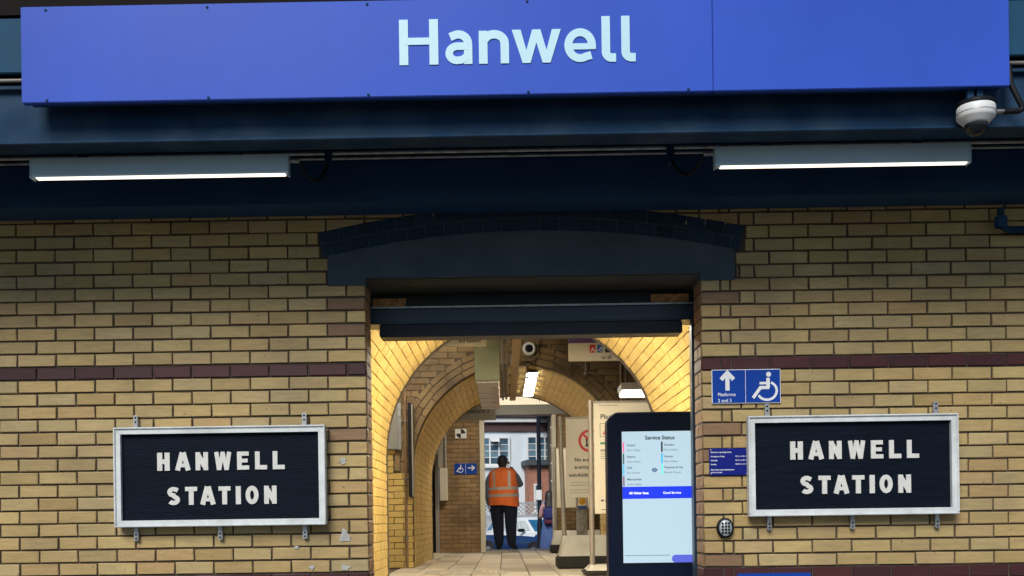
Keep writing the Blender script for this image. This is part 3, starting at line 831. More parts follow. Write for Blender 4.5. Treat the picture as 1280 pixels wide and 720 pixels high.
def oval(rx, rz, y0, y1, m, name, bev=.004, parent=None):
    mb = MB(); n = 32; rings = []
    for f, y in ((1, y1), (1, y0+bev), (.93, y0), (.0001, y0)):
        rings.append([(kx + rx*f*math.cos(2*math.pi*i/n), y, kz + rz*f*math.sin(2*math.pi*i/n)) for i in range(n)])
    mb.loft(rings, caps=False); return mb.build(name, m, parent)
oval(.048, .058, 5.970, 5.999, M_BLACK, 'body', parent=t); oval(.036, .047, 5.962, 5.9705, mat('keypad_face', (.42,.47,.47), .4, .2), 'face', parent=t)
for i in range(4):
    for j in range(3):
        m = MB(); m.bbox(kx-.0245+.018*j, kx-.0115+.018*j, 5.958, 5.9622, kz-.034+.018*i, kz-.021+.018*i, .002); m.build('button', M_BLACK, t)
t = thing('low_blue_sign', 'blue sign at the foot of the wall under the right station board', 'sign')
qx0, qx1, qz1 = WX(922,717,5.98), WX(1014,716,5.98), WZ(968,716.5,5.98)
m = MB(); m.bbox(qx0, qx1, 5.985, 5.999, qz1-.20, qz1, .002); m.build('sign_plate', M_SIGNBLUE2, t)

# ================================================================== roller shutter in the head of the entrance
t = thing('roller_shutter', 'dark slate roller shutter rolled up in the head of the entrance', 'shutter')
sy = 6.40
def sz(py): return WZ(665, py, sy)
m = MB(); m.bbox(-.93, 1.29, sy+.04, sy+.20, sz(383), 2.905, .006); m.build('shutter_box', M_SHUTTERD, t)
m = MB(); m.bbox(-.93, 1.29, sy+.005, sy+.20, sz(402), sz(383.5), .008); m.build('curtain_slat', M_SHUTTER, t)
m = MB(); m.bbox(-.93, 1.29, sy+.0, sy+.04, sz(383)+.001, sz(380.5), .002); m.build('highlight_strip', M_GALV, t)  # bright strip put in for the highlight along the shutter edge
m = MB(); m.bbox(-.755, 1.115, sy+.02, sy+.17, sz(418), sz(402)-.001, .006); m.build('bottom_rail', M_SHUTTERD, t)
for a, b, py0, py1 in ((466, 507, 384, 373.5), (814, 861, 378.5, 367.5)):
    x0, x1 = WX(a, 378, sy+.03), WX(b, 378, sy+.03)
    z0, z1 = WZ(a, py0, sy+.03), WZ(a, py1, sy+.03)
    m = MB(); m.box(x0, x1, sy+.034, sy+.0395, z0, z1); m.build('hazard_tape', M_TAPE, t)
for x in (-.90, 1.235):
    m = MB(); m.bbox(x-.06, x+.06, sy+.045, sy+.13, 0.0, sz(402)-.002, .004); m.build('guide_rail', M_SHUTTER, t)

# ================================================================== the passage
def vault(name, label, y0, y1, mm, limit, z_floor, thick=.10, with_floor_bricks=True):
    t = thing(name, label, 'vault')
    mb = MB(); n = 40
    ring = [(XC+RV+.012, z_floor)] + [(XC+(RV+.012)*math.cos(math.pi*i/n), ZS+(RV+.012)*math.sin(math.pi*i/n)) for i in range(n+1)] + [(XC-RV-.012, z_floor)]
    outer = [(XC+RV+thick, z_floor)] + [(XC+(RV+thick)*math.cos(math.pi*i/n), ZS+(RV+thick)*math.sin(math.pi*i/n)) for i in range(n+1)] + [(XC-RV-thick, z_floor)]
    k = len(ring)
    for i in range(k-1):
        a, b = ring[i], ring[i+1]; c, d = outer[i], outer[i+1]
        mb.add([(a[0],y0,a[1]),(b[0],y0,b[1]),(b[0],y1,b[1]),(a[0],y1,a[1])], [(0,1,2,3)])
        mb.add([(c[0],y0,c[1]),(d[0],y0,d[1]),(d[0],y1,d[1]),(c[0],y1,c[1])], [(0,1,2,3)])
        for y in (y0, y1):
            mb.add([(a[0],y,a[1]),(b[0],y,b[1]),(d[0],y,d[1]),(c[0],y,c[1])], [(0,1,2,3)])
    mb.build('mortar', M_MORTAR_L, t)
    items = []
    # side walls, then the vault: one list of courses (position on the profile, inward normal angle)
    cs = []
    nw = int((ZS - z_floor)/CP); hw = (ZS - z_floor)/nw
    for s in (-1, 1):
        for i in range(nw): cs.append((XC + s*RV, z_floor + hw*(i+.5), R(0) if s > 0 else R(180), hw))
    nv = int(math.pi*RV/CP); hv = math.pi*RV/nv
    for i in range(nv):
        q = math.pi*(i+.5)/nv
        cs.append((XC + RV*math.cos(q), ZS + RV*math.sin(q), q, hv))
    for ci, (x, z, q, h) in enumerate(cs):
        off = 0 if ci % 2 else -.1125
        y = y0 + off
        # brick frame: length along Y, outward normal away from the axis
        ex = Vector((0, 1, 0)); ey = Vector((math.cos(q), 0, math.sin(q)))   # local +Y points into the masonry
        ez = ex.cross(ey)
        while y < y1 - .03:
            a, b = max(y, y0+.002), min(y+.225, y1-.002)
            if b - a > .03:
                j = random.uniform(-.003, .0025)
                mx = Matrix((ex, ey, ez)).transposed().to_4x4()
                mx.translation = Vector((x, (a+b)/2, z)) + ey*j
                mx = mx @ Matrix.Rotation(random.uniform(-.006, .006), 4, 'X') @ Matrix.Rotation(random.uniform(-.004, .004), 4, 'Y')
                items.append((mx, b-a-.005, h-.0048, None))
            y += .225
    # only the sides that the entrance shows are laid brick by brick as objects
    place_bricks(t, 'brick', items, mm, limit, depth=.02)
    return t
vault('entrance_vault', 'bright yellow brick vault just inside the entrance behind the shutter', Y0, Y1, M_GLAZED, 300, 0.0)
vault('far_vault', 'second yellow brick vault deeper in the passage with the row of light panels', Y2, Y3, M_GLAZED, 300, ZF)

# chamber between the vaults: side walls, ceiling and the two end walls
def spandrel(name, label, y, mm, face, hw=2.4, ztop=4.1, thick=.12, bricks=True):
    """wall across the passage with the arched opening in it; face -1 looks to the viewer"""
    t = thing(name, label, 'wall')
    mb = MB(); n = 40; rr = RV + (.012 if bricks else .0)
    arcp = [(XC-rr, ZF-.6)] + [(XC+rr*math.cos(math.pi - math.pi*i/n), ZS+rr*math.sin(math.pi*i/n)) for i in range(n+1)] + [(XC+rr, ZF-.6)]
    ya, yb = (y-thick, y-.006) if face < 0 else (y+.006, y+thick)
    for yy in (ya, yb):
        left = [(XC-hw, ZF-.6), (XC-rr, ZF-.6)]
        for i in range(len(arcp)-1):
            a, b = arcp[i], arcp[i+1]
            ta = (XC-hw if a[0] < XC else XC+hw, a[1]) if abs(a[1]-ZS) < 1e-6 or a[1] < ZS else None
            mb.add([(a[0],yy,a[1]),(b[0],yy,b[1]),(b[0],yy,ztop),(a[0],yy,ztop)], [(0,1,2,3)]) if b[0]-a[0] > 1e-5 else None
        mb.add([(XC-hw,yy,ZF-.6),(XC-rr,yy,ZF-.6),(XC-rr,yy,ztop),(XC-hw,yy,ztop)], [(0,1,2,3)])
        mb.add([(XC+rr,yy,ZF-.6),(XC+hw,yy,ZF-.6),(XC+hw,yy,ztop),(XC+rr,yy,ztop)], [(0,1,2,3)])
    for i in range(len(arcp)-1):
        a, b = arcp[i], arcp[i+1]
        mb.add([(a[0],ya,a[1]),(b[0],ya,b[1]),(b[0],yb,b[1]),(a[0],yb,a[1])], [(0,1,2,3)])
    mb.build('wall_body', M_MORTAR, t)
    if bricks:
        yf = ya - .010
        items = []; rings = 3
        for r_ in range(rings):
            rad = RV + .012 + .075*(r_+.5); nn = int(math.pi*rad/.225); 
            for i in range(nn):
                q = math.pi*(i+.5+(.5 if r_ % 2 else 0))/nn
                if q > math.pi: continue
                mx = Matrix.Translation((XC + rad*math.cos(q), yf, ZS + rad*math.sin(q))) @ Matrix.Rotation(math.pi/2 - q, 4, 'Y')
                items.append((mx, math.pi*rad/nn-.009, .066, None))
        rin = RV + .012 + .075*rings + .004
        z = ZF + .04; k = 0
        while z < ztop - .04:
            half = (rin if z <= ZS else (math.sqrt(max(0, rin**2-(z-ZS)**2)))) if z < ZS + rin else 0
            if z <= ZS: half = RV + .010
            x = XC - hw + (0 if k % 2 else -.1125)
            while x < XC + hw:
                a, b = max(x, XC-hw), min(x+.225, XC+hw)
                parts = [(a, b)]
                if half > 0:
                    parts = []
                    if a < XC - half: parts.append((a, min(b, XC-half)))
                    if b > XC + half: parts.append((max(a, XC+half), b))
                for a2, b2 in parts:
                    if b2 - a2 > .03: items.append((face_matrix((a2+b2)/2, yf, z), b2-a2-.007, CP-.007, M_GLAZED if z < ZS+.40 else None))  # brighter glazed brick on the lower courses paints in the light there
                x += .225
            z += CP; k += 1
        place_bricks(t, 'brick', items, mm, 260, depth=.012)
    return t
spandrel('chamber_near_wall', 'inner face of the wall at the far end of the entrance vault', Y1, M_SOOTY, 1, bricks=False)
spandrel('chamber_arch_wall', 'sooty brown brick wall around the second arch with conduits and loudspeaker', Y2, M_SOOTY, -1)
t = thing('chamber_side_wall', 'brown brick side wall of the chamber behind the left poster boards', 'wall')
m = MB(); m.box(XC-2.42, XC-2.28, Y1, Y2, .3, 4.1); m.build('wall_body', M_SOOTY, t)
t = thing('chamber_side_wall', 'brown brick side wall of the chamber behind the right poster stands', 'wall')
m = MB(); m.box(XC+2.28, XC+2.42, Y1, Y2, .3, 4.1); m.build('wall_body', M_SOOTY, t)
m = MB(); m.box(XC-2.5, XC+2.5, Y1-.2, Y2+.2, 4.0, 4.1); tag(m.build('chamber_ceiling', M_CEIL), kind='structure')

# lobby beyond the far vault
spandrel('lobby_near_wall', 'inner face of the wall at the far end of the second vault', Y3, M_SOOTY, 1, bricks=False)
m = MB(); m.box(XC-2.5, XC+2.5, Y3-.2, Y4+.3, 3.95, 4.05); tag(m.build('lobby_ceiling', M_CEIL), kind='structure')
for s, lb in ((-1, 'dark side wall of the lobby behind the pale cabinet'), (1, 'dark side wall of the lobby behind the ticket reader')):
    t = thing('lobby_side_wall', lb, 'wall')
    xx = XC + s*2.35
    m = MB(); m.box(xx-.07, xx+.07, Y3, Y4+.2, .3, 4.0); m.build('wall_body', M_SOOTY, t)

# end wall with the far doorway: brick pier left, post frame, lintel
dl, dr = WX(600, 600, Y4), WX(691, 600, Y4)
def pier(x0, x1, label, limit):
    t = thing('brick_pier', label, 'pier')
    m = MB(); m.box(x0, x1, Y4+.008, Y4+.25, ZF-.02, 3.95); m.build('mortar', M_MORTAR, t)
    items = []; z = ZF + .04; k = 0
    while z < 3.40:
        x = x0 + (0 if k % 2 else -.1125)
        while x < x1:
            a, b = max(x, x0), min(x+.225, x1)
            if b-a > .03: items.append((face_matrix((a+b)/2, Y4, z, jit=2), b-a-.009, CP-.009, None))
            x += .225
        z += CP; k += 1
    place_bricks(t, 'brick', items, M_PIER, limit, depth=.012)
    return t
pier(-1.14, dl, 'brown brick pier left of the far doorway carrying the blue wheelchair sign', 110)
pier(dr+.07, XC+2.3, 'brown brick pier right of the far doorway behind the poster stands', 0)
t = thing('side_door', 'dark doorway at the left end of the lobby beside the brick pier', 'door')
m = MB(); m.box(-2.2, -1.15, Y4+.05, Y4+.10, ZF, 3.95); m.build('dark_gap_sheet', M_BLACK, t)  # black sheet stands for the shade in the open gap
m = MB(); m.bbox(-1.20, -1.145, Y4-.02, Y4+.048, ZF, 3.2, .004); m.build('door_frame', M_STAND, t)
zl0, zl1 = WZ(665, 518.5, Y4), WZ(665, 506, Y4)
t = thing('doorway_frame', 'cream steel frame around the far doorway behind the man', 'door frame')
m = MB(); m.bbox(dl+.001, dl+.085, Y4-.05, Y4+.26, ZF, zl0-.002, .006); m.build('post', M_CREAM, t)
m = MB(); m.bbox(dr-.005, dr+.065, Y4-.05, Y4+.26, ZF, zl0-.002, .006); m.build('post', M_CREAM, t)
m = MB(); m.bbox(-2.2, 2.5, Y4-.06, Y4+.26, zl0, zl1, .006); m.build('lintel_beam', M_GREYSIGN, t)
t = thing('transom_sign', 'cream backlit strip above the far doorway lintel with small dark letters', 'sign')
m = MB(); m.box(-.9, 2.2, Y4-.03, Y4+.0, zl1+.004, 3.92); m.build('strip_face', emit('transom_cream', (.80,.70,.52), .55), t)
text('P T C C', .075, M_INK, t, WX(673, 503, Y4), Y4-.031, WZ(673, 502.5, Y4), sx=1.3)

# ================================================================== things in the passage
def hang(parent, x, y, z0, z1):
    m = MB(); m.tube([(x, y, z0), (x, y, z1)], .008, 8); m.build('drop_rod', M_CABLE, parent)
# signs hung in the chamber
t = thing('hanging_sign', 'cream hanging sign ending in Reading at the top left of the passage', 'sign')
y = 10.6; x1, z0 = W(608, 432, y)
m = MB(); m.bbox(x1-1.15, x1, y, y+.06, z0, z0+.27, .006); m.build('sign_box', M_CREAM, t)
text('and Reading', .034, M_INK, t, x1-.055, y-.0005, z0+.036, 'RIGHT', bold=.001)
hang(t, x1-.25, y+.03, z0+.27, 4.0); hang(t, x1-.95, y+.03, z0+.27, 4.0)
t = thing('hanging_sign', 'cream hanging sign with red and blue squares at the top right', 'sign')
x0, z0 = W(711, 451, y); z1 = WZ(711, 429, y)
m = MB(); m.bbox(x0, x0+1.15, y, y+.06, z0, z1, .005); m.build('sign_box', M_CREAM, t)
m = MB(); m.bbox(x0+.001, x0+1.15, y-.002, y+.062, z1+.001, z1+.05, .004); m.build('purple_header', M_PURPLE, t)
xa = WX(737, 440, y); zt = WZ(737, 441, y)
m = MB(); m.box(xa, xa+.058, y-.0025, y-.0003, zt, zt+.082); m.build('red_square', M_RED, t)
text('A', .045, M_INKW, t, xa+.013, y-.0027, zt+.012, bold=.001)
m = MB(); m.box(xa+.078, xa+.136, y-.0025, y-.0003, zt, zt+.082); m.build('blue_square', M_BLUEP, t)
wheelchair(t, xa+.088, y-.0027, zt+.012, .058, M_INKW)
m = MB(); m.box(xa+.156, xa+.214, y-.0025, y-.0003, zt, zt+.082); m.build('black_square', M_INK, t)
text('to all', .036, M_INK, t, WX(752, 449, y), y-.0005, WZ(752, 448.5, y), bold=.001)
hang(t, x0+.12, y+.03, z1+.05, 4.0); hang(t, x0+1.0, y+.03, z1+.05, 4.0)
t = thing('hanging_sign', 'grey hanging sign ending in platform 3 beyond the second vault', 'sign')
y = 16.0; x1, z0 = W(620, 525, y); z1 = WZ(620, 506, y)
m = MB(); m.bbox(x1-1.2, x1, y, y+.06, z0, z1+.02, .006); m.build('sign_box', M_GREYSIGN, t)
text('to platform 3', .072, M_INK, t, x1-.10, y-.0005, z0+.11, 'RIGHT', bold=.002, sx=.82)
hang(t, x1-.1, y+.03, z1+.02, 3.95); hang(t, x1-1.1, y+.03, z1+.02, 3.95)

# duct, tray, conduits along the crown
t = thing('ceiling_duct', 'grey green boxed duct with bare metal underside hung from the passage crown', 'duct')
m = MB(); m.bbox(-.295, -.03, 11.25, 11.32, 3.015, 3.99, .006); m.build('end_panel', M_DUCT, t)
m = MB(); m.box(-.293, -.032, 11.30, 11.322, 3.005, 3.075); m.build('end_trim', M_STAND, t)
for i in range(11):
    y0 = 11.33 + i*.25
    m = MB(); m.bbox(-.285, -.04, y0, y0+.246, 3.0 + .006*(i % 2), 3.16, .004); m.build('duct_section', M_DUCTM, t)
t = thing('cable_tray', 'tan cable tray running along the crown of the passage', 'cable tray')
for i, (a, b) in enumerate(((9.7, 12.2), (12.21, 14.0), (14.01, 15.6))):
    m = MB(); m.bbox(.105, .195, a, b, 3.285 - (.0 if i else 0), 3.318, .004); m.build('tray_length', M_TRAY, t)
for y0 in (12.3, 13.2, 14.2, 15.2):
    m = MB(); m.box(.09, .21, y0, y0+.03, 3.3185, 3.45 if y0 < Y2 else 3.352); m.build('hanger', M_CABLE, t)
t = thing('ceiling_conduits', 'pair of grey conduits beside the metal duct on the passage crown', 'conduit')
for x, y0, y1, r_ in ((.006,9.7,15.6,.016),(.056,9.7,15.5,.016)):
    m = MB(); m.tube([(x,y0,3.305),(x,y1,3.305)], r_, 8); m.build('pipe', M_CABLE, t)
    for yy in (10.6, 12.2, 13.3, 14.6):
        m = MB(); m.lathe([(r_+.012,.02),(r_+.014,.0),(r_+.012,-.02)], (x, yy, 3.305), 'Y', 10); m.build('coupling', M_STAND, t)
t = thing('loudspeaker', 'round white loudspeaker with black centre above the second arch', 'speaker')
yl = Y2 - .14
cx, cz = W(661.5, 436, yl)
m = MB(); m.lathe([(.0,.03),(.046,.03),(.052,.04),(.074,.036),(.080,.02),(.080,0)], (cx, yl, cz), 'Y', 28); m.build('rim', M_WHITE, t)
m = MB(); m.lathe([(.0,.036),(.03,.036),(.047,.0315),(.0475,.030)], (cx, yl, cz), 'Y', 24); m.build('grille', M_BLACK, t)
t = thing('wall_conduit', 'thin grey conduit with round boxes on the sooty wall above the second arch', 'conduit')
yw = Y2 - .15
def seg(pts, r_=.008):
    m = MB(); m.tube([(W(a, b, yw)[0], yw, W(a, b, yw)[1]) for a, b in pts], r_, 8); m.build('pipe', M_CABLE, t)
seg([(672,405),(672,444),(660,455)]); seg([(660,455),(658,490)]); seg([(732,452),(732,466)]); seg([(732,466),(776,467)]); seg([(776,455),(776,520)], .012); seg([(782,455),(782,520)], .008)
for a, b in ((660,454),(732,467)):
    x, z = W(a, b, yw); m = MB(); m.lathe([(0,.03),(.022,.028),(.024,0)], (x, yw+.01, z), 'Y', 12); m.build('junction_box', M_CABLE, t)

# lights in the passage
t = thing('panel_light', 'row of five square white light panels on the second vault', 'light')
m = MB(); m.bbox(.30, .44, 12.75, 15.35, 3.305, 3.325, .003); m.build('light_rail', M_BLACK, t)
for i in range(5):
    y0 = 12.80 + i*.51
    m = MB(); m.bbox(.302, .438, y0, y0+.29, 3.294, 3.3045, .004); m.build('light_panel', M_LAMPPANEL, t)
t = thing('ceiling_lamp', 'warm ceiling lamp at the crown of the entrance vault above the shutter line', 'light')
m = MB(); m.bbox(XC-.14, XC+.14, 6.9, 9.3, 3.26, 3.33, .01); m.build('lamp_body', M_STAND, t)
m = MB(); m.bbox(XC-.12, XC+.12, 6.92, 9.28, 3.235, 3.259, .006); m.build('diffuser', M_LAMPIN, t)
t = thing('corner_lamp', 'small lit lamp box in the right corner behind the first vault', 'light')
x, z = W(793, 494, 11.4)
m = MB(); m.bbox(x-.16, x+.30, 11.25, 11.65, z+.045, z+.12, .01); m.build('lamp_body', M_STAND, t)
m = MB(); m.bbox(x-.14, x+.28, 11.27, 11.63, z+.0, z+.044, .01); m.build('diffuser', emit('corner_panel', (1.0,.93,.78), 4.0), t)
m = MB(); m.box(x+.05, x+.09, 11.43, 11.47, z+.12, 4.0); m.build('drop_rod', M_CABLE, t)
t = thing('chamber_fill_lamp', 'added fill lamp under the chamber ceiling, unseen over the hanging signs', 'light')  # added out of view to brighten the arch wall and second vault
m = MB(); m.bbox(-1.4, -.9, 11.2, 11.5, 3.93, 3.99, .01); m.build('lamp_body', M_STAND, t)
m = MB(); m.bbox(-1.38, -.92, 11.22, 11.48, 3.91, 3.929, .006); m.build('diffuser', emit('chamber_fill_glow', (1.0,.91,.74), 85.0), t)

t = thing('lobby_fill_lamp', 'added fill lamp under the lobby ceiling, unseen above the second vault', 'light')  # unseen lamp added to lift the lobby, far vault and the man's vest
m = MB(); m.bbox(XC-.5, XC+.5, 15.95, 16.45, 3.86, 3.94, .01); m.build('lamp_body', M_STAND, t)
m = MB(); m.bbox(XC-.48, XC+.48, 15.97, 16.43, 3.835, 3.859, .006); m.build('diffuser', emit('lobby_fill_glow', (1.0,.91,.74), 34.0), t)

# left side fittings at the second arch
yw = Y2 - .15
t = thing('poster_case', 'slim grey poster case high on the left of the second arch', 'poster case')
x0, z0 = W(490, 562, yw); x1, z1 = W(500, 505, yw)
m = MB(); m.bbox(x0-.45, x1-.028, yw-.03, yw+.02, z0, z1, .006); m.build('case', M_GREYSIGN, t)
m = MB(); m.bbox(x1-.026, x1+.012, yw-.04, yw+.02, z0-.005, z1+.01, .006); m.build('case_edge', M_GALV, t)
t = thing('down_pipe', 'thin brown pipe down the left edge of the second arch', 'pipe')
x = WX(507.5, 600, yw); m = MB(); m.tube([(x,yw,ZF+.0),(x,yw,3.2)], .018, 10); m.build('pipe', M_BROWN, t)
for z in (1.3, 2.0, 2.7):
    m = MB(); m.lathe([(.024,.015),(.026,0),(.024,-.015)], (x, yw, z), n=12); m.build('clip', M_CABLE, t)
t = thing('notice_case', 'tall black notice case seen edge on at the left of the second vault', 'notice case')
z0, z1 = WZ(513, 622, Y2), WZ(513, 507, Y2)
xq = XC-RV+.0
m = MB(); m.bbox(xq-.045, xq-.004, Y2-.32, Y2-.145, z0, z1, .005); m.build('case', M_BLACK, t)
m = MB(); m.bbox(xq-.003, xq+.012, Y2-.31, Y2-.145, z0+.01, z1-.01, .003); m.build('frame', M_STAND, t)
t = thing('wall_cabinet', 'pale grey cabinet with pipe on the brick pier by the far doorway', 'cabinet')
yc = Y4 - .16
x0, z0 = W(550, 626, yc); x1, z1 = W(559, 585, yc)
m = MB(); m.bbox(x0, x1, yc, Y4-.004, z0, z1, .012); m.build('cabinet_body', M_CREAM, t)
m = MB(); m.bbox(x1-.05, x1-.045, yc-.004, yc-.0005, z0+.03, z1-.03, .001); m.build('door_seam', M_GREYSIGN, t)
m = MB(); m.tube([(x1-.03,yc+.05,z1),(x1-.03,yc+.05,3.9)], .022, 8); m.build('riser_pipe', M_GALV, t)
m = MB(); m.bbox(x0-.03, x0+.06, yc+.03, Y4-.004, z1+.002, 3.3, .006); m.build('trunking', M_STAND, t)
t = thing('symbol_sign', 'square white sign with black quartered disc on the brick pier', 'sign')
x0, z0 = W(569, 548, Y4-.02); x1, z1 = W(583, 536, Y4-.02)
m = MB(); m.bbox(x0, x1, Y4-.02, Y4-.004, z0, z1, .003); m.build('sign_plate', M_WHITE, t)
cx, cz, rr = (x0+x1)/2, (z0+z1)/2, (x1-x0)*.40
for a in (0, 180):
    m = MB(); m.prism_y([(cx, cz)] + arc(cx, cz, rr, rr, a, a+90, 10), Y4-.0225, Y4-.0204); m.build('black_quarter', M_INK, t)
t = thing('wheelchair_sign', 'blue wheelchair sign with right arrow on the brick pier', 'sign')
x0, z0 = W(568, 593, Y4-.02); x1, z1 = W(596, 579, Y4-.02); xm = (x0+x1)/2
m = MB(); m.bbox(x0, x1, Y4-.02, Y4-.004, z0, z1, .003); m.build('sign_plate', M_SIGNBLUE2, t)
h = z1-z0
m = MB(); m.box(xm-.003, xm+.003, Y4-.0215, Y4-.0205, z0+.01, z1-.01); m.build('divider', M_INKW, t)
wheelchair(t, x0+.035, Y4-.0212, z0+.03, h*.72, M_INKW)
m = MB(); ribbon(m, [(xm+.04,z0+h*.58),(xm+.15,z0+h*.58)], .018, Y4-.0220, Y4-.0205)
ribbon(m, [(xm+.105,z0+h*.80),(xm+.155,z0+h*.58),(xm+.105,z0+h*.36)], .018, Y4-.0224, Y4-.0205); m.build('arrow', M_INKW, t)

# ================================================================== information kiosk
t = thing('info_kiosk', 'tall navy kiosk with lit Service Status screen behind the right jamb', 'kiosk')
ky = 6.9
kx0, kx1, kz1 = .689, 1.392, 2.203
def rrect(x0, x1, z0, z1, r_, n=8, rb=None):
    rb = r_ if rb is None else rb
    p = arc(x0+rb, z0+rb, rb, rb, 180, 270, n) + arc(x1-rb, z0+rb, rb, rb, 270, 360, n) + arc(x1-r_, z1-r_, r_, r_, 0, 90, n) + arc(x0+r_, z1-r_, r_, r_, 90, 180, n)
    return p
m = MB()
o0 = rrect(kx0, kx1, .06, kz1, .075, rb=.02); o1 = rrect(kx0+.008, kx1-.008, .068, kz1-.008, .068, rb=.014)
m.loft([[(x, ky+.16, z) for x, z in o1], [(x, ky+.152, z) for x, z in o0], [(x, ky+.008, z) for x, z in o0], [(x, ky, z) for x, z in o1]], smooth=False)
m.build('case', M_KIOSK, t)
m = MB(); m.bbox(kx0+.06, kx1-.06, ky-.05, ky+.22, .002, .058, .008); m.build('plinth', M_BLACK, t)
s0, s1, sb, st = .786, 1.288, 1.203, 2.073
m = MB(); m.box(s0-.008, s1+.008, ky-.002, ky-.0004, sb-.008, st+.008); m.build('screen_bezel', M_BLACK, t)
m = MB(); m.box(s0, s1, ky-.004, ky-.0024, sb, st); scr = m.build('screen', M_SCREEN, t)
ys = ky - .0042
PX = (s1-s0)/94.0
def kxp(px): return s0 + (px-778)*PX
def kzp(py): return st - (py-538.5)*PX
text('Service Status', 4.9*PX, M_INK, scr, kxp(825), ys, kzp(548.7), 'CENTER', bold=.0009, sx=.97)
rows = ((785, 'Central', 'Minor Delays', M_PINK, 551.5), (785, 'District', 'Minor Delays', M_GRN, 565.8), (785, 'DLR', 'Part Closure', M_CYAN, 579.5), (785, 'Metropolitan', 'Severe Delays', M_MAUVE, 593.8),
        (831, 'Northern', 'Minor Delays', M_INK, 551.5), (831, 'Victoria', 'Minor Delays', M_CYAN, 565.8), (831, 'Waterloo & City', 'Planned Closure', M_TEAL, 579.5))
for px, a, b, mm, py in rows:
    m = MB(); m.box(kxp(px-6.0 if px < 800 else px-4.6), kxp(px-4.4 if px < 800 else px-2.6), ys-.0008, ys+.0004, kzp(py+12.7), kzp(py)); m.build('line_colour_bar', mm, scr)
    text(a, 2.6*PX, M_INK, scr, kxp(px-1), ys, kzp(py+5.2), bold=.0003, sx=.95)
    text(b, 2.4*PX, M_INKG, scr, kxp(px-1), ys, kzp(py+11.2), sx=.95)
cx, cz = kxp(818), kzp(586.5)
m = MB(); ribbon(m, arc(cx, cz, 2.2*PX, 2.2*PX, 0, 360, 20)[:-1], 1.0*PX, ys-.0006, ys+.0003, True); ribbon(m, [(cx-3.6*PX,cz),(cx+3.6*PX,cz)], 1.3*PX, ys-.0010, ys+.0003); m.build('ring_symbol', M_BLUEP, scr)
m = MB(); m.box(s0, s1, ys-.0005, ys+.0003, kzp(622), kzp(607)); m.build('blue_bar', M_SCREENBLUE, scr)
text('All Other lines', 3.1*PX, M_INKWE, scr, kxp(786), ys-.0006, kzp(616.3), bold=.0003, sx=.95)
text('Good Service', 3.1*PX, M_INKWE, scr, kxp(828), ys-.0006, kzp(616.3), sx=.95)
m = MB(); m.prism_y(rrect(kxp(838), kxp(874), kzp(701.5), kzp(692), 4.4*PX), ys-.0008, ys+.0003); m.build('blue_button', M_SCREENBTN, scr)
m = MB(); m.box(s0+.01, kxp(836), ys-.0003, ys+.0003, kzp(692.6), kzp(692)); m.build('thin_rule', M_INKG, scr)
m = MB(); m.bbox(kxp(864), kxp(880), ky-.003, ky-.0005, kzp(525), kzp(521), .001); m.build('badge', M_STAND, t)

# ================================================================== poster stands
def poster_stand(y, xp, wid, zb, zt_, label, lean=0.0, base_h=.37, fill=None):
    t = thing('poster_stand', label, 'poster stand', 'poster stands along the passage')
    top = zt_
    for x in (xp, xp+wid):
        m = MB(); m.tube([(x, y, ZF+base_h-.02), (x-lean, y, top)], .026, 12); m.build('post', M_STAND, t)
    x0, x1 = xp+.032, xp+wid-.032
    m = MB(); m.bbox(x0, x1, y-.018, y+.018, zb, top-.012, .004); pn = m.build('poster_panel', M_PAPER, t)
    m = MB(); m.bbox(x0-.004, x1+.004, y-.024, y+.024, top-.03, top-.008, .004); m.build('top_rail', M_STAND, t)
    # weighted base: tapering hood over a rubber foot
    bw = wid/2 + .07; cx = xp + wid/2
    rings = []
    ft = min(.14, base_h*.5)
    for z, hw, hd in ((ZF+ft, bw, .25), (ZF+ft+(base_h-ft)*.35, bw-.02, .225), (ZF+base_h, bw-.045, .15)):
        rings.append([(x, yy, z) for x, yy in [(cx-hw+.03, y-hd), (cx+hw-.03, y-hd), (cx+hw, y-hd+.03), (cx+hw, y+hd-.03), (cx+hw-.03, y+hd), (cx-hw+.03, y+hd), (cx-hw, y+hd-.03), (cx-hw, y-hd+.03)]])
    m = MB(); m.loft(rings, smooth=False); m.build('base_hood', M_BASE, t)
    m = MB(); m.bbox(cx-bw-.025, cx+bw+.025, y-.275, y+.275, ZF+.002, ZF+ft+.002, .02); m.build('rubber_foot', M_RUBBER, t)
    return t, pn, x0, x1
y = 10.4; x0 = WX(738.5, 560, y); x1 = WX(831, 560, y)
t, pn, a, b = poster_stand(y, x0, x1-x0, WZ(780,642,y), WZ(780,500,y), 'nearest cream poster stand half hidden by the kiosk, headed Plan', base_h=.10)
yy = y - .0186
text('Travel information', .019, M_INKG, pn, WX(748,508,y), yy, WZ(748,508,y))
text('Planned', .050, M_INK, pn, WX(750,524,y), yy, WZ(750,524,y), bold=.001)
x, z = W(817, 506.5, y)
m = MB(); ribbon(m, [(x-.034,z-.022),(x,z+.03),(x+.034,z-.022)], .008, yy-.001, yy+.0005, True); ribbon(m, [(x,z-.008),(x,z+.016)], .006, yy-.0012, yy+.0005); m.build('warning_triangle', M_INK, pn)
x, z = W(750, 546, y)
m = MB(); ribbon(m, [(x,z),(x+.13,z),(x+.13,z+.13),(x,z+.13)], .005, yy-.0008, yy+.0005, True); m.build('picture_box', M_INKG, pn)
m = MB(); ribbon(m, [(x+.03,z+.02),(x+.06,z+.07),(x+.10,z+.02)], .014, yy-.0010, yy+.0005); ribbon(m, [(x+.06,z+.06),(x+.08,z+.11)], .016, yy-.0012, yy+.0005); m.build('red_figure', M_RED, pn)
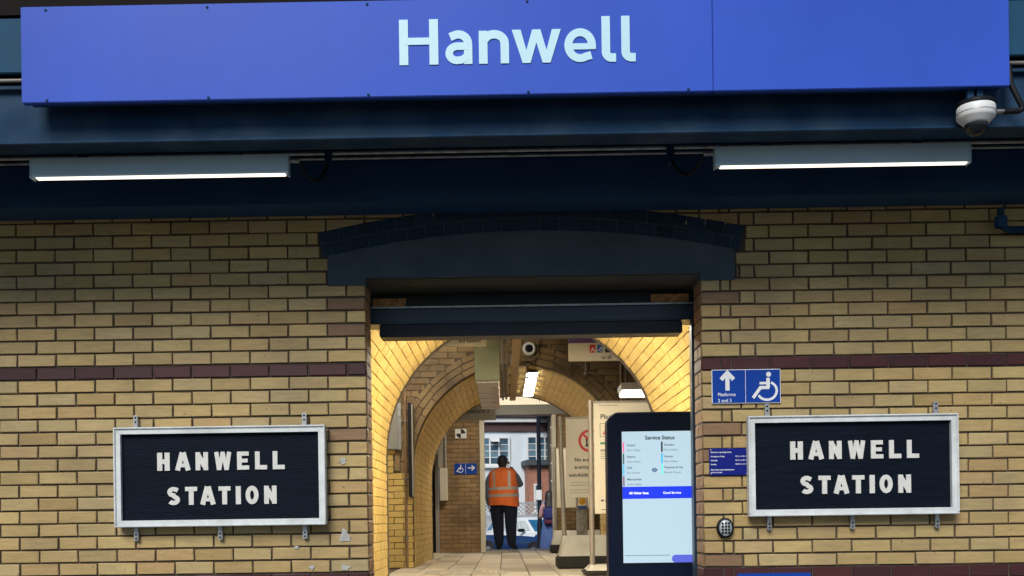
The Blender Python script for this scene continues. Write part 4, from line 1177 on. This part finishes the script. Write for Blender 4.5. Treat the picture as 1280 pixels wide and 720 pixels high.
for i, (w, mm, h) in enumerate(((.5, M_GRN, .022), (.42, M_INKG, .012), (.4, M_INKG, .005), (.42, M_INKG, .005), (.36, M_INKG, .005), (.40, M_INKG, .005))):
    z = WZ(750, 553, y) - (.0 if i == 0 else .05 + .022*i)
    m = MB(); m.box(x, x+w, yy-.0008, yy+.0003, z-h, z); m.build('print_line', mm, pn)
z = WZ(750, 627, y)
m = MB(); m.box(x+.0, x+.025, yy-.0008, yy+.0003, z, z+.02); m.box(x+.03, x+.3, yy-.0008, yy+.0003, z+.004, z+.010); m.build('print_line', M_INK, pn)
m = MB(); m.box(x+.0, x+.4, yy-.0008, yy+.0003, z-.085, z-.077); m.build('print_line', M_INKG, pn)

y = 11.9; x0 = WX(704.5, 600, y); 
t, pn, a, b = poster_stand(y, x0, .80, WZ(720,622,y), WZ(720,520.5,y), 'middle poster stand with red prohibition ring and text No e-scooters', lean=.035)
yy = y - .0186
cx, cz = W(737, 551, y)
m = MB(); ribbon(m, arc(cx, cz, .115, .115, 0, 360, 30)[:-1], .030, yy-.001, yy+.0005, True); ribbon(m, [(cx-.08,cz+.08),(cx+.08,cz-.08)], .024, yy-.0014, yy+.0005); m.build('red_ring', M_RED, pn)
m = MB(); ribbon(m, [(cx-.05,cz-.055),(cx+.05,cz-.055)], .022, yy-.0006, yy+.0005); ribbon(m, [(cx-.03,cz-.05),(cx-.04,cz+.05)], .018, yy-.0008, yy+.0005); ribbon(m, [(cx+.01,cz-.05),(cx+.005,cz+.07)], .026, yy-.0007, yy+.0005); m.build('scooter_picture', M_INK, pn)
for i, (s, py) in enumerate((('No e-scooters', 577), ('e-unicycles or', 586), ('non-folding bikes', 596))):
    text(s, .044, M_INK, pn, WX((718,718,711)[i], py, y), yy, WZ(720, py, y), bold=.0014, sx=.95)
text('anywhere in the station', .018, M_INKG, pn, WX(714,604,y), yy, WZ(720,604,y))
for py, w in ((607, .45), (613, .40), (616.5, .5)):
    x, z = W(712, py, y)
    m = MB(); m.box(x, x+w, yy-.0008, yy+.0003, z, z+.005); m.build('print_line', M_INKG, pn)
y = 17.3; x0 = WX(694, 640, y)
poster_stand(y, x0, .78, ZF+.75, 2.70, 'farthest poster stand beside the far doorway behind the other two')

# ticket reader on a post
t = thing('ticket_reader', 'grey ticket reader post with yellow disc seen between the poster stands', 'ticket reader')
y = 14.2; x, z = W(727.5, 628, y)
m = MB(); m.bbox(x-.07, x+.07, y, y+.16, ZF, z-.10, .015); m.build('post', M_GALV, t)
m = MB(); m.bbox(x-.075, x+.075, y-.03, y+.18, z-.098, z+.09, .015); m.build('reader_head', M_STAND, t)
m = MB(); m.box(x-.058, x+.058, y-.033, y-.0305, z-.045, z+.075); m.build('reader_plate', M_WHITE, t)
m = MB(); m.lathe([(0,.006),(.042,.006),(.048,0)], (x, y-.0332, z+.015), 'Y', 20); m.build('yellow_disc', M_YELLOW, t)
m = MB(); m.box(x-.058, x+.058, y-.033, y-.0305, z-.09, z-.05); m.build('blue_strip', M_BLUEP, t)

# ================================================================== people
def skin_body(verts, edges, root=0, levels=2):
    me = bpy.data.meshes.new('body')
    me.from_pydata([v[0] for v in verts], edges, [])
    o = bpy.data.objects.new('body_tmp', me); col.objects.link(o)
    sk = o.modifiers.new('skin', 'SKIN'); sk.use_smooth_shade = True
    for i, v in enumerate(verts):
        r_ = v[1] if isinstance(v[1], tuple) else (v[1], v[1])
        me.skin_vertices[0].data[i].radius = r_
        me.skin_vertices[0].data[i].use_root = (i == root)
    ss = o.modifiers.new('sub', 'SUBSURF'); ss.levels = levels; ss.render_levels = levels
    bpy.context.view_layer.update()
    dg = bpy.context.evaluated_depsgraph_get()
    out = bpy.data.meshes.new_from_object(o.evaluated_get(dg))
    bpy.data.objects.remove(o); bpy.data.meshes.remove(me)
    out.materials.clear()
    for p in out.polygons: p.use_smooth = True
    return out
def add_extra(me, mb, mi):
    """append shapes (fingers, nose, ears) to a body mesh"""
    bm = bmesh.new(); bm.from_mesh(me)
    vs = [bm.verts.new(v) for v in mb.v]
    for f in mb.f:
        fc = bm.faces.new([vs[i] for i in f]); fc.smooth = True; fc.material_index = mi
    bm.to_mesh(me); bm.free()
def ellipse(cx, cy, z, rx, ry, n=32, p=2.4, dz=None):
    out = []
    for k in range(n):
        q = 2*math.pi*k/n; c, s = math.cos(q), math.sin(q)
        d = (abs(c)**p + abs(s)**p)**(-1/p)
        out.append((cx + rx*d*c, cy + ry*d*s, z + (dz(q) if dz else 0)))
    return out
def fingers(mb, palm, dirv, side, L_=.085, curl=None):
    d = Vector(dirv).normalized(); s = Vector(side).normalized(); n = d.cross(s)
    curl = Vector(curl) if curl else n
    for i, (off, ln) in enumerate(((-.030,.9),(-.010,1.05),(.011,1.0),(.031,.8))):
        p0 = Vector(palm) + s*off + d*.025
        p1 = p0 + d*L_*.4*ln; p2 = p1 + (d*.8 + curl*.45).normalized()*L_*.32*ln; p3 = p2 + (d*.45 + curl*.8).normalized()*L_*.28*ln
        mb.tube([p0, p1, p2, p3], [.0095,.009,.008,.006], 6)
    p0 = Vector(palm) - s*.034 - d*.02
    mb.tube([p0, p0 - s*.028 + d*.03, p0 - s*.030 + d*.062 + curl*.012], [.011,.010,.007], 6)

# ---- man in the doorway, back to the viewer, telephone hand at his right ear
MY = 19.35
mxp = WX(631, 640, MY)
man = thing('person', 'standing person in orange high visibility vest and dark trousers at the far doorway', 'person')
V = [((0,0,.95),(.235,.175)), ((0,.03,1.10),(.24,.19)), ((0,.0,1.30),(.235,.155)), ((0,-.005,1.43),(.165,.105)), ((.0,.01,1.525),(.068,.07)),
     ((0,.03,1.61),(.083,.098)), ((0,.025,1.70),(.074,.085)),
     ((-.235,0,1.375),(.085,.085)), ((-.315,-.01,1.13),(.066,.066)), ((-.30,.07,.90),(.047,.047)), ((-.292,.095,.83),(.030,.042)),
     ((.235,.0,1.375),(.085,.085)), ((.325,.10,1.17),(.066,.066)), ((.175,.13,1.46),(.047,.047)), ((.135,.085,1.545),(.034,.034)),
     ((-.135,.0,.80),(.165,.15)), ((-.125,.04,.47),(.125,.118)), ((-.115,.03,.12),(.092,.092)), ((-.12,.05,.055),(.056,.05)), ((-.16,.22,.045),(.05,.038)),
     ((.135,.0,.80),(.165,.15)), ((.12,-.01,.47),(.125,.118)), ((.135,-.06,.12),(.092,.092)), ((.14,-.03,.055),(.056,.05)), ((.20,.13,.045),(.05,.038))]
E = [(0,1),(1,2),(2,3),(3,4),(4,5),(5,6),(3,7),(7,8),(8,9),(9,10),(3,11),(11,12),(12,13),(13,14),(0,15),(15,16),(16,17),(17,18),(18,19),(0,20),(20,21),(21,22),(22,23),(23,24)]
me = skin_body(V, E)
for m_ in (M_TROUSER, M_SLEEVE, M_SKIN, M_HAIR, M_RUBBER): me.materials.append(m_)
for p in me.polygons:
    c = p.center
    if c.z < .10: p.material_index = 4
    elif abs(c.x) > .20 and c.z > .92 and not (c.x > 0 and c.z > 1.47): p.material_index = 1
    elif c.x < -.255 and c.z <= .92 and c.z > .7: p.material_index = 2
    elif c.z < 1.0: p.material_index = 0
    elif c.z > 1.47: p.material_index = 2
    else: p.material_index = 1
ex = MB()
fingers(ex, (-.292,.10,.80), (.02,.1,-1), (0,1,0), curl=(1,0,0))
fingers(ex, (.118,.07,1.575), (-.25,-.35,.9), (.3,.85,.4), curl=(-1,0,0))
ex.tube([(-.0,.125,1.63),(0,.148,1.60),(0,.13,1.585)], [.012,.016,.010], 6)          # nose
for s in (-1, 1): ex.tube([(s*.086,.02,1.655),(s*.096,.012,1.63),(s*.088,.022,1.60)], [.012,.016,.010], 6)   # ears
add_extra(me, ex, 2)
b = link('body', me, None, man)
# hair: cap over the skull
hm = MB(); rg = []
for z_, rx_, ry_, cy_ in ((1.545,.060,.045,-.030),(1.58,.078,.070,-.012),(1.62,.090,.092,.004),(1.66,.094,.104,.012),(1.70,.090,.102,.016),(1.735,.076,.086,.018),(1.755,.052,.060,.018),(1.764,.022,.026,.018),(1.765,.001,.001,.018)):
    rg.append(ellipse(0, cy_, z_, rx_, ry_, 24, 2.1))
hm.loft(rg); hm.build('hair', M_HAIR, man)
hm = MB(); hm.tube([(-.045,.125,1.655),(-.02,.13,1.657)], .007, 6); hm.tube([(.02,.13,1.657),(.045,.125,1.655)], .007, 6); hm.build('eye', M_HAIR, man)
hm = MB(); hm.tube([(-.025,.122,1.565),(.025,.122,1.565)], .006, 6); hm.build('mouth', M_PACKR, man)
# vest
VR = [(.835,.278,.222),(.93,.276,.222),(1.05,.276,.218),(1.18,.268,.200),(1.30,.268,.186),(1.38,.270,.172),(1.44,.264,.156),(1.48,.232,.142),(1.505,.165,.118),(1.525,.092,.090)]
def vr(z):
    for (z0,a0,b0),(z1,a1,b1) in zip(VR, VR[1:]):
        if z <= z1:
            u = max(0, (z-z0)/(z1-z0)); return a0+(a1-a0)*u, b0+(b1-b0)*u
    return VR[-1][1:]
def fold(q): return 1 + .020*math.sin(7*q+1) + .016*math.sin(13*q+.4)
def vpt(q, z, off=0.0, p=2.5):
    rx, ry = vr(z); c, s = math.cos(q), math.sin(q)
    d = (abs(c)**p + abs(s)**p)**(-1/p)
    k = fold(q) if z < 1.35 else 1
    hem = (-.045*max(0, c) if z < .9 else 0)
    return ((rx+off)*d*c*k, .012 + (ry+off)*d*s*k, z + hem)
vm = MB(); zz = [.835 + (1.525-.835)*i/22 for i in range(23)]; n = 56
vm.loft([[vpt(2*math.pi*k/n, z) for k in range(n)] for z in zz], caps=False)
vest = vm.build('high_vis_vest', M_ORANGE, man)
for z0 in (.985, 1.115):
    tm = MB(); tm.loft([[vpt(2*math.pi*k/n, z, .0045) for k in range(n)] for z in (z0, z0+.025, z0+.05)], caps=False); tm.build('reflective_band', M_REFL, vest)
for qc in (R(240), R(300), R(60), R(120)):
    tm = MB(); zs = [1.165 + (1.47-1.165)*i/10 for i in range(11)]
    vs = []; dq = .085
    for z in zs:
        for q in (qc-dq, qc, qc+dq): vs.append(vpt(q, z, .0045))
    fs = []
    for i in range(10):
        for j in range(2): fs.append([i*3+j, i*3+j+1, i*3+j+4, i*3+j+3])
    tm.add(vs, fs, True); tm.build('reflective_band', M_REFL, vest)
man.location = (mxp, MY, ZF + .002); man.rotation_euler = (0, R(-1.2), R(-9))
ph = thing('mobile_phone', 'small black telephone held to the ear of the person in the vest', 'phone')
pm = MB(); pm.bbox(-.036, .036, -.005, .005, -.072, .072, .004); pm.build('phone_case', M_BLACK, ph)
ph.matrix_world = Matrix.Translation((mxp+.098, MY+.075, ZF+1.60)) @ Matrix.Rotation(R(90), 4, 'Z') @ Matrix.Rotation(R(-20), 4, 'X')

# ---- woman on the street, back to the viewer
WY = 22.2; wz = .46
wxp = WX(687, 640, WY)
wo = thing('person', 'person with long dark hair and blue pleated skirt standing on the street', 'person')
V = [((0,0,.92),(.15,.12)), ((0,0,1.08),(.125,.10)), ((0,0,1.24),(.14,.105)), ((0,0,1.34),(.11,.08)), ((0,.005,1.42),(.05,.05)), ((0,.02,1.50),(.073,.085)), ((0,.02,1.58),(.066,.075)),
     ((-.155,0,1.32),(.055,.055)), ((-.20,.03,1.08),(.043,.043)), ((-.13,.19,1.13),(.034,.034)), ((-.11,.24,1.16),(.026,.032)),
     ((.155,0,1.32),(.055,.055)), ((.20,0,1.06),(.043,.043)), ((.20,.08,.85),(.033,.033)), ((.198,.10,.79),(.024,.032)),
     ((-.085,0,.80),(.09,.09)), ((-.085,.0,.45),(.06,.06)), ((-.085,-.01,.09),(.042,.042)), ((-.09,.0,.045),(.036,.036)), ((-.10,.13,.035),(.034,.026)),
     ((.085,0,.80),(.09,.09)), ((.085,.0,.45),(.06,.06)), ((.085,-.01,.09),(.042,.042)), ((.09,.0,.045),(.036,.036)), ((.10,.13,.035),(.034,.026))]
me = skin_body(V, E)
for m_ in (M_TOPPINK, M_SKIN2, M_RUBBER): me.materials.append(m_)
for p in me.polygons:
    c = p.center
    if c.z < .075: p.material_index = 2
    elif c.z < .9 or c.z > 1.395 or (abs(c.x) > .165 and c.z < 1.2): p.material_index = 1
    else: p.material_index = 0
ex = MB()
fingers(ex, (-.105,.255,1.17), (.1,.9,.2), (1,0,0), L_=.075, curl=(0,.3,1))
fingers(ex, (.198,.105,.765), (0,.1,-1), (0,1,0), L_=.075, curl=(-1,0,0))
ex.tube([(0,.10,1.52),(0,.118,1.495),(0,.10,1.48)], [.010,.013,.008], 6)
add_extra(me, ex, 1)
link('body', me, None, wo)
hm = MB(); rg = []
for z, rx, ry, cy in ((1.20,.085,.030,-.085),(1.24,.105,.045,-.085),(1.34,.110,.058,-.065),(1.44,.100,.082,-.015),(1.52,.096,.100,.0),(1.58,.088,.096,.008),(1.63,.066,.074,.012),(1.655,.03,.035,.014),(1.658,.002,.002,.014)):
    rg.append([(x*(1+.05*math.sin(k*2.1)), y_, z_ + (.02*math.sin(k*3.7) if z < 1.3 else 0)) for k, (x, y_, z_) in enumerate(ellipse(0, cy, z, rx, ry, 28, 2.2))])
hm.loft(rg); hm.build('long_hair', M_HAIRB, wo)
hm = MB(); n = 96; rg = []
for z, rx, ry in ((.14,.235,.20),(.35,.222,.188),(.60,.202,.17),(.82,.180,.150),(.96,.150,.128),(1.03,.132,.112)):
    amp = .035*max(0, (1.0-z))
    rg.append([(x*(1+amp*math.sin(k*2*math.pi/n*24)*1.4), y_*(1+amp*math.sin(k*2*math.pi/n*24)*1.4), z_) for k, (x, y_, z_) in enumerate(ellipse(0, 0, z, rx, ry, n, 2.1))])
hm.loft(rg, caps=False); hm.build('pleated_skirt', M_SKIRT, wo)
for s in (-1, 1):
    hm = MB(); hm.lathe([(0,.003),(.008,.002),(.009,0)], (s*.03, .1, 1.53), 'X', 8); hm.build('eye', M_HAIR, wo)
wo.location = (wxp, WY, wz)
bp = thing('backpack', 'navy backpack with maroon base on the back of the long haired person', 'backpack')
def soft_box(x0, x1, y0, y1, z0, z1, m_, name, par, n=5, rnd=.06):
    bm = bmesh.new(); bmesh.ops.create_cube(bm, size=1)
    for v in bm.verts: v.co = Vector(((x0+x1)/2+v.co.x*(x1-x0), (y0+y1)/2+v.co.y*(y1-y0), (z0+z1)/2+v.co.z*(z1-z0)))
    bmesh.ops.bevel(bm, geom=bm.edges[:], offset=rnd, segments=n, affect='EDGES', profile=.5)
    mb = MB(); mb.from_bm(bm, smooth=True); return mb.build(name, m_, par)
soft_box(-.135, .135, -.245, -.085, .985, 1.285, M_PACK, 'bag_body', bp)
soft_box(-.128, .128, -.262, -.10, .93, 1.035, M_PACKR, 'bag_base', bp, rnd=.035)
soft_box(-.095, .095, -.275, -.225, 1.05, 1.18, M_PACK, 'front_pocket', bp, rnd=.02)
for s in (-1, 1):
    mb = MB(); mb.tube([(s*.09,-.10,1.26),(s*.10,-.06,1.385),(s*.105,.05,1.395),(s*.11,.125,1.27),(s*.12,.10,1.08),(s*.125,-.09,1.0)], .014, 8); mb.build('strap', M_PACK, bp)
mb = MB(); mb.tube([(-.03,-.16,1.283),(-.025,-.165,1.315),(.025,-.165,1.315),(.03,-.16,1.283)], .008, 8); mb.build('grab_handle', M_PACK, bp)
bp.location = (wxp, WY, wz)

# ================================================================== car
def build_car(label, paint, sill):
    t = thing('parked_car', label, 'car')
    # lower body: stations along x (front = +x): x, half width, bottom, top
    st = [(-2.05,.60,.42,.78),(-2.0,.74,.34,.90),(-1.75,.83,.26,.97),(-1.2,.865,.24,.98),(0,.875,.23,.97),(.85,.87,.23,.95),(1.25,.86,.24,.92),(1.65,.82,.26,.84),(1.93,.72,.30,.72),(2.04,.58,.38,.58)]
    def ring(x, w, zb, zt, lo=None, hi=None):
        pts = []
        prof = [(.80,0),(.97,.10),(1.0,.35),(1.0,.60),(.97,.85),(.90,.96),(.72,1.0)]
        for f, u in prof: pts.append((x, -w*f, zb+(zt-zb)*u))
        for f, u in reversed(prof): pts.append((x, w*f, zb+(zt-zb)*u))
        return pts
    mb = MB(); mb.loft([ring(*s) for s in st]); bd = mb.build('body', [paint, sill], t)
    for p in bd.data.polygons:
        if p.center.z < .84 and abs(p.normal.y) > .40: p.material_index = 1
    # cabin
    lowr = [(-1.80,.74),(-.2,.78),(.95,.73)]
    zb, zt = .955, 1.47
    lo = [(-1.86,-.70),(-1.2,-.79),(.5,-.79),(1.02,-.66),(1.08,0),(1.02,.66),(.5,.79),(-1.2,.79),(-1.86,.70),(-1.92,0)]
    hi = [(-1.42,-.54),(-1.1,-.60),(.0,-.60),(.28,-.52),(.33,0),(.28,.52),(.0,.60),(-1.1,.60),(-1.42,.54),(-1.48,0)]
    mid = [((a[0]*.15+b_[0]*.85), (a[1]*.12+b_[1]*.88)) for a, b_ in zip(lo, hi)]
    mb = MB(); mb.loft([[(x, y_, zb-.03) for x, y_ in lo], [(x, y_, zt-.07) for x, y_ in mid], [(x*.97, y_*.93, zt-.015) for x, y_ in hi], [(x*.80, y_*.6, zt) for x, y_ in hi]]); cab = mb.build('cabin', paint, t)
    def pane(i0, i1, u0, u1, v0, v1, name, off=.008, gm=None):
        def P(u, v):
            a = Vector((*lo[i0], zb-.03)).lerp(Vector((*lo[i1], zb-.03)), u); b_ = Vector((*mid[i0], zt-.07)).lerp(Vector((*mid[i1], zt-.07)), u)
            return a.lerp(b_, v)
        q = [P(u0, v0), P(u1, v0), P(u1, v1), P(u0, v1)]
        nr = (q[1]-q[0]).cross(q[3]-q[0]).normalized()
        if nr.dot(q[0]-Vector((-.3,0,1.1))) < 0: nr = -nr
        mb = MB(); mb.add([v+nr*off for v in q]+[v-nr*.01 for v in q], [(0,1,2,3),(0,1,5,4),(1,2,6,5),(2,3,7,6),(3,0,4,7)]); mb.build(name, gm or M_GLASS, cab)
    for (a, b_) in ((1,2),(7,6)):
        pane(a, b_, .04, .47, .16, .90, 'side_window', gm=M_GLASS_SKY); pane(a, b_, .53, .97, .16, .90, 'side_window', gm=M_GLASS_SKY)
    for (a, b_) in ((2,3),(6,5)): pane(a, b_, .02, .80, .16, .86, 'quarter_window', gm=M_GLASS_SKY)
    for (a, b_) in ((0,1),(8,7)): pane(a, b_, .30, .85, .22, .85, 'quarter_window')
    pane(3, 4, .06, .995, .12, .92, 'windscreen'); pane(5, 4, .06, .995, .12, .92, 'windscreen')
    pane(0, 9, .1, .995, .3, .9, 'rear_window'); pane(8, 9, .1, .995, .3, .9, 'rear_window')
    for s in (-1, 1):
        mb = MB(); mb.bbox(-.55, -.53, s*.872-.006, s*.872+.006, .63, .93, .002); mb.build('door_seam', M_RUBBER, t)
        mb = MB(); mb.bbox(-.42, -.26, s*.880-.012, s*.880+.012, .80, .83, .005); mb.build('door_handle', M_RUBBER, t)
        mb = MB(); mb.bbox(.60, .72, s*.89-.11, s*.89+.11, .97, 1.08, .03); mb.build('wing_mirror', M_BLACK, t)
        mb = MB(); mb.bbox(1.86, 1.985, s*.58-.13, s*.58+.13, .60, .70, .03); mb.build('headlight', M_INKW, t)
        mb = MB(); mb.bbox(-2.03, -1.97, s*.62-.08, s*.62+.08, .68, .86, .02); mb.build('tail_light', M_RED, t)
        for x in (-1.25, 1.28):
            c = (x, s*.80, .305)
            mb = MB(); prof = [(.19,-.09),(.27,-.10),(.305,-.07),(.31,0),(.305,.07),(.27,.10),(.19,.09)]
            vs = []; n = 24
            for r_, h in prof:
                for k in range(n):
                    q = 2*math.pi*k/n; vs.append((c[0]+r_*math.cos(q), c[1]+h, c[2]+r_*math.sin(q)))
            mb.add(vs, [[i*n+k, i*n+(k+1) % n, (i+1)*n+(k+1) % n, (i+1)*n+k] for i in range(len(prof)-1) for k in range(n)], True)
            w = mb.build('wheel', M_TYRE, t)
            mb = MB()
            vs = [(c[0]+.2*math.cos(2*math.pi*k/n), c[1]+s*.08, c[2]+.2*math.sin(2*math.pi*k/n)) for k in range(n)]
            mb.add(vs, [list(range(n))]); 
            for k in range(5):
                q = 2*math.pi*k/5; ribbon(mb, [(c[0]+.03*math.cos(q), c[2]+.03*math.sin(q)), (c[0]+.19*math.cos(q), c[2]+.19*math.sin(q))], .05, c[1]+s*.098, c[1]+s*.08)
            mb.build('rim', M_RIM, w)
            mb = MB(); n2 = 24
            ribbon(mb, [(x+.345*math.cos(R(a)), .305+.345*math.sin(R(a))) for a in range(-10, 191, 10)], .05, s*.885, s*.80); mb.build('wheel_arch', M_RUBBER, t)
    mb = MB(); mb.bbox(1.93, 2.05, -.45, .45, .40, .54, .03); mb.build('grille', M_RUBBER, t)
    return t
car = build_car('white and blue hatchback parked across the street beyond the doorway', M_CARW, M_CARB)
car.location = (.90, 31.5, .262); car.scale = (1, 1, .90); car.rotation_euler.z = R(-58)

# ================================================================== street furniture and houses
t = thing('lamp_post', 'black lamp post standing on the far pavement beyond the doorway', 'lamp post')
lx = WX(674, 600, 27.0)
m = MB(); m.lathe([(.075,.0),(.075,.9),(.065,1.0),(.056,1.05),(.052,4.0),(.045,6.4)], (lx, 27.0, .40), n=16); m.build('post', M_POLE, t)
m = MB(); m.tube([(lx,27,6.75),(lx,26.8,6.9),(lx,26.3,6.95)], .04, 10); m.build('arm', M_POLE, t)
m = MB(); m.bbox(lx-.10, lx+.10, 25.8, 26.35, 6.88, 7.0, .03); m.build('lamp_head', M_POLE, t)
m = MB(); m.bbox(lx-.09, lx+.06, 26.88, 26.93, 2.0, 2.26, .01); m.build('notice_plate', M_WHITE, t)

t = thing('lattice_fence', 'grey garden fence with diamond lattice top in front of the white house', 'fence')
fy = 38.2; fx0, fx1 = -6.0, 7.5; zt = WZ(640, 628, fy); zm = WZ(640, 645, fy)
x = fx0
while x <= fx1:
    m = MB(); m.bbox(x-.05, x+.05, fy, fy+.1, .2, zt+.05, .01); m.build('post', M_FENCE, t); x += 1.5
x = fx0
while x < fx1:
    m = MB(); m.bbox(x+.004, x+.146, fy-.02, fy, .25, zm-.03, .006); m.build('board', M_FENCE, t); x += .15
m = MB(); m.bbox(fx0, fx1, fy-.03, fy-.001, zm-.03, zm+.03, .006); m.bbox(fx0, fx1, fy-.03, fy-.001, zt-.05, zt, .006); m.build('rail', M_FENCE, t)
m = MB(); h = zt - zm - .08; x = fx0 - h
while x < fx1:
    ribbon(m, [(x, zm+.03), (x+h, zt-.05)], .035, fy-.012, fy-.004); ribbon(m, [(x+h, zm+.03), (x, zt-.05)], .035, fy-.022, fy-.013); x += .15
tag(m.build('lattice', M_FENCE, t), kind='stuff')

HY = 42.0; HYAW = R(9)
house = thing('white_house', 'white rendered house with tiled roof across the street', 'house')
def hx(px, py): return WX(px, py, HY)
def hz(py): return WZ(640, py, HY)
ze = hz(538)
m = MB(); m.box(-9, 4.6, HY, HY+8, .18, ze); m.build('wall', M_RENDER, house)
m = MB(); m.bbox(-9.1, 4.7, HY-.10, HY-.002, ze-.05, ze+.30, .01); m.build('tile_band', M_TILEHUNG, house)
m = MB(); m.bbox(-9.15, 4.75, HY-.28, HY-.05, ze+.302, ze+.50, .02); m.build('white_gutter', M_WHITE, house)
m = MB(); m.add([(-9.3,HY-.35,ze+.49),(4.9,HY-.35,ze+.49),(4.9,HY+4,ze+3.4),(-9.3,HY+4,ze+3.4),(-9.3,HY+8.3,ze+.49),(4.9,HY+8.3,ze+.49)], [(0,1,2,3),(3,2,5,4),(0,3,4),(1,5,2)])
roof = m.build('roof', M_ROOF, house)
for i in range(16):
    f0 = i/16; y0 = HY-.36+4.35*f0; z0 = ze+.495+2.91*f0
    m = MB(); m.bbox(-9.3, 4.9, y0-.03, y0+.02, z0-.0, z0+.035, .01); m.build('tile_course', M_ROOF, roof)
m = MB(); m.box(-4.2, -3.4, HY+3.2, HY+3.9, ze+2.2, ze+4.6); m.build('chimney', M_REDBRICK, roof)
def house_window(x0, x1, z0, z1, cols, rows, par, y, vent=None):
    m = MB(); fw = .07
    w = MB(); w.box(x0, x1, y-.03, y-.002, z0, z1); win = w.build('window', M_CURTAIN, par)
    for a, b, c, d in ((x0,x1,z1-fw,z1),(x0,x1,z0,z0+fw),(x0,x0+fw,z0+fw,z1-fw),(x1-fw,x1,z0+fw,z1-fw)):
        m.box(a, b, y-.09, y-.031, c, d)
    cw = (x1-x0-2*fw)/cols; rh = (z1-z0-2*fw)/rows
    for i in range(1, cols): m.box(x0+fw+cw*i-.03, x0+fw+cw*i+.03, y-.088, y-.031, z0+fw, z1-fw)
    for j in range(1, rows): m.box(x0+fw, x1-fw, y-.080, y-.031, z0+fw+rh*j-.014, z0+fw+rh*j+.014)
    m.build('window_frame', M_UPVC, win)
    for i in range(cols):
        for j in range(rows):
            p = MB(); a, c = x0+fw+cw*i+.03, z0+fw+rh*j+.014
            k = random.uniform(-.004, .004)
            p.add([(a,y-.05+k,c),(a+cw-.06,y-.05,c),(a+cw-.06,y-.05-k,c+rh-.028),(a,y-.05,c+rh-.028)], [(0,1,2,3)]); p.build('pane', M_PANE if (j >= rows-1 or random.random() < .45) else M_PANE2, win)
    m = MB(); m.bbox(x0-.08, x1+.08, y-.16, y-.002, z0-.10, z0-.002, .01); m.build('window_sill', M_UPVC, win)
    if vent is not None:
        i = vent; a = x0+fw+cw*i; m = MB()
        zt_ = z1-fw; zb_ = zt_-rh
        m.add([(a+.02,y-.10,zt_),(a+cw-.02,y-.10,zt_),(a+cw-.02,y-.36,zb_+.10),(a+.02,y-.36,zb_+.10)], [(0,1,2,3)]); m.add([(a+.02,y-.13,zt_),(a+cw-.02,y-.13,zt_),(a+cw-.02,y-.39,zb_+.10),(a+.02,y-.39,zb_+.10)], [(0,1,2,3)]); m.build('open_vent', M_UPVC, win)
    return win
M_PANE2 = mat('curtained_pane', (.14,.24,.31), .10, var=.35, scale=4, stretch=(5,1,.6))
house_window(hx(598,565), hx(637,565), hz(582), hz(546), 3, 4, house, HY, vent=1)
house_window(hx(658,565), hx(694,565), hz(581), hz(545), 3, 4, house, HY)
house_window(hx(580,620), hx(617,620), hz(628), hz(605), 3, 3, house, HY)
# ground floor bay in red brick with a lead roof and a white door
bay = MB(); bx0, bx1 = hx(656, 600), 4.5
bay.box(bx0, bx1, HY-.9, HY-.002, .18, hz(584)); bay.build('brick_bay', M_REDBRICK, house)
m = MB(); m.bbox(bx0-.15, bx1+.1, HY-1.15, HY-.003, hz(584), hz(577), .02); m.build('bay_roof', mat('lead_sheet', (.06,.075,.09), .6), house)
house_window(hx(662,615), hx(671.5,615), hz(640), hz(606), 1, 2, house, HY-.9)
house_window(hx(681,615), hx(700,615), hz(640), hz(606), 2, 2, house, HY-.9)
items = []
z = .25; k = 0
while z < hz(584):
    x = bx0 + (0 if k % 2 else -.11)
    while x < bx0 + 2.6:
        a, b_ = max(x, bx0), x+.225
        if not any(a < q1 and b_ > q0 and hz(642) < z < hz(605) for q0, q1 in ((hx(660.5,615), hx(672.5,615)), (hx(679.5,615), hx(701.5,615)))):
            items.append((face_matrix((a+b_)/2, HY-.908, z), b_-a-.012, .063, None))
        x += .225
    z += .075; k += 1
place_bricks(house, 'bay_brick', items, M_REDBRICK, 0, depth=.01)
piv = Vector((hx(650, 600), HY, 0))
house.matrix_world = Matrix.Translation(piv) @ Matrix.Rotation(HYAW, 4, 'Z') @ Matrix.Translation(-piv)
t = thing('brick_house', 'dark brown brick house with black downpipe at the right of the far doorway', 'house')
by = 39.4; qx = WX(688, 560, by)
m = MB(); m.box(qx, qx+6, by+.012, by+8, .2, 5.6); m.build('wall', M_MORTAR, t)
items = []; z = .25; k = 0
while z < 5.55:
    x = qx + (0 if k % 2 else -.11)
    while x < qx + 1.6:
        a = max(x, qx); items.append((face_matrix((a+x+.225)/2, by, z), x+.225-a-.012, .063, M_INKW if k % 9 == 0 and a == qx else None)); x += .225
    z += .075; k += 1
place_bricks(t, 'brick', items, M_BROWN, 0, depth=.012)
m = MB(); m.tube([(qx+.12,by-.06,.2),(qx+.12,by-.06,5.3),(qx+.12,by-.3,5.5)], .05, 10); m.build('downpipe', M_BLACK, t)
m = MB(); m.bbox(qx-.4, qx+6.2, by-.45, by+8.3, 5.55, 5.75, .03); m.build('eaves', M_POLE, t)
m = MB(); m.add([(qx-.4,by-.45,5.75),(qx+6.2,by-.45,5.75),(qx+6.2,by+4,8.2),(qx-.4,by+4,8.2),(qx-.4,by+8.3,5.75),(qx+6.2,by+8.3,5.75)], [(0,1,2,3),(3,2,5,4),(0,3,4),(1,5,2)]); m.build('roof', M_ROOF, t)
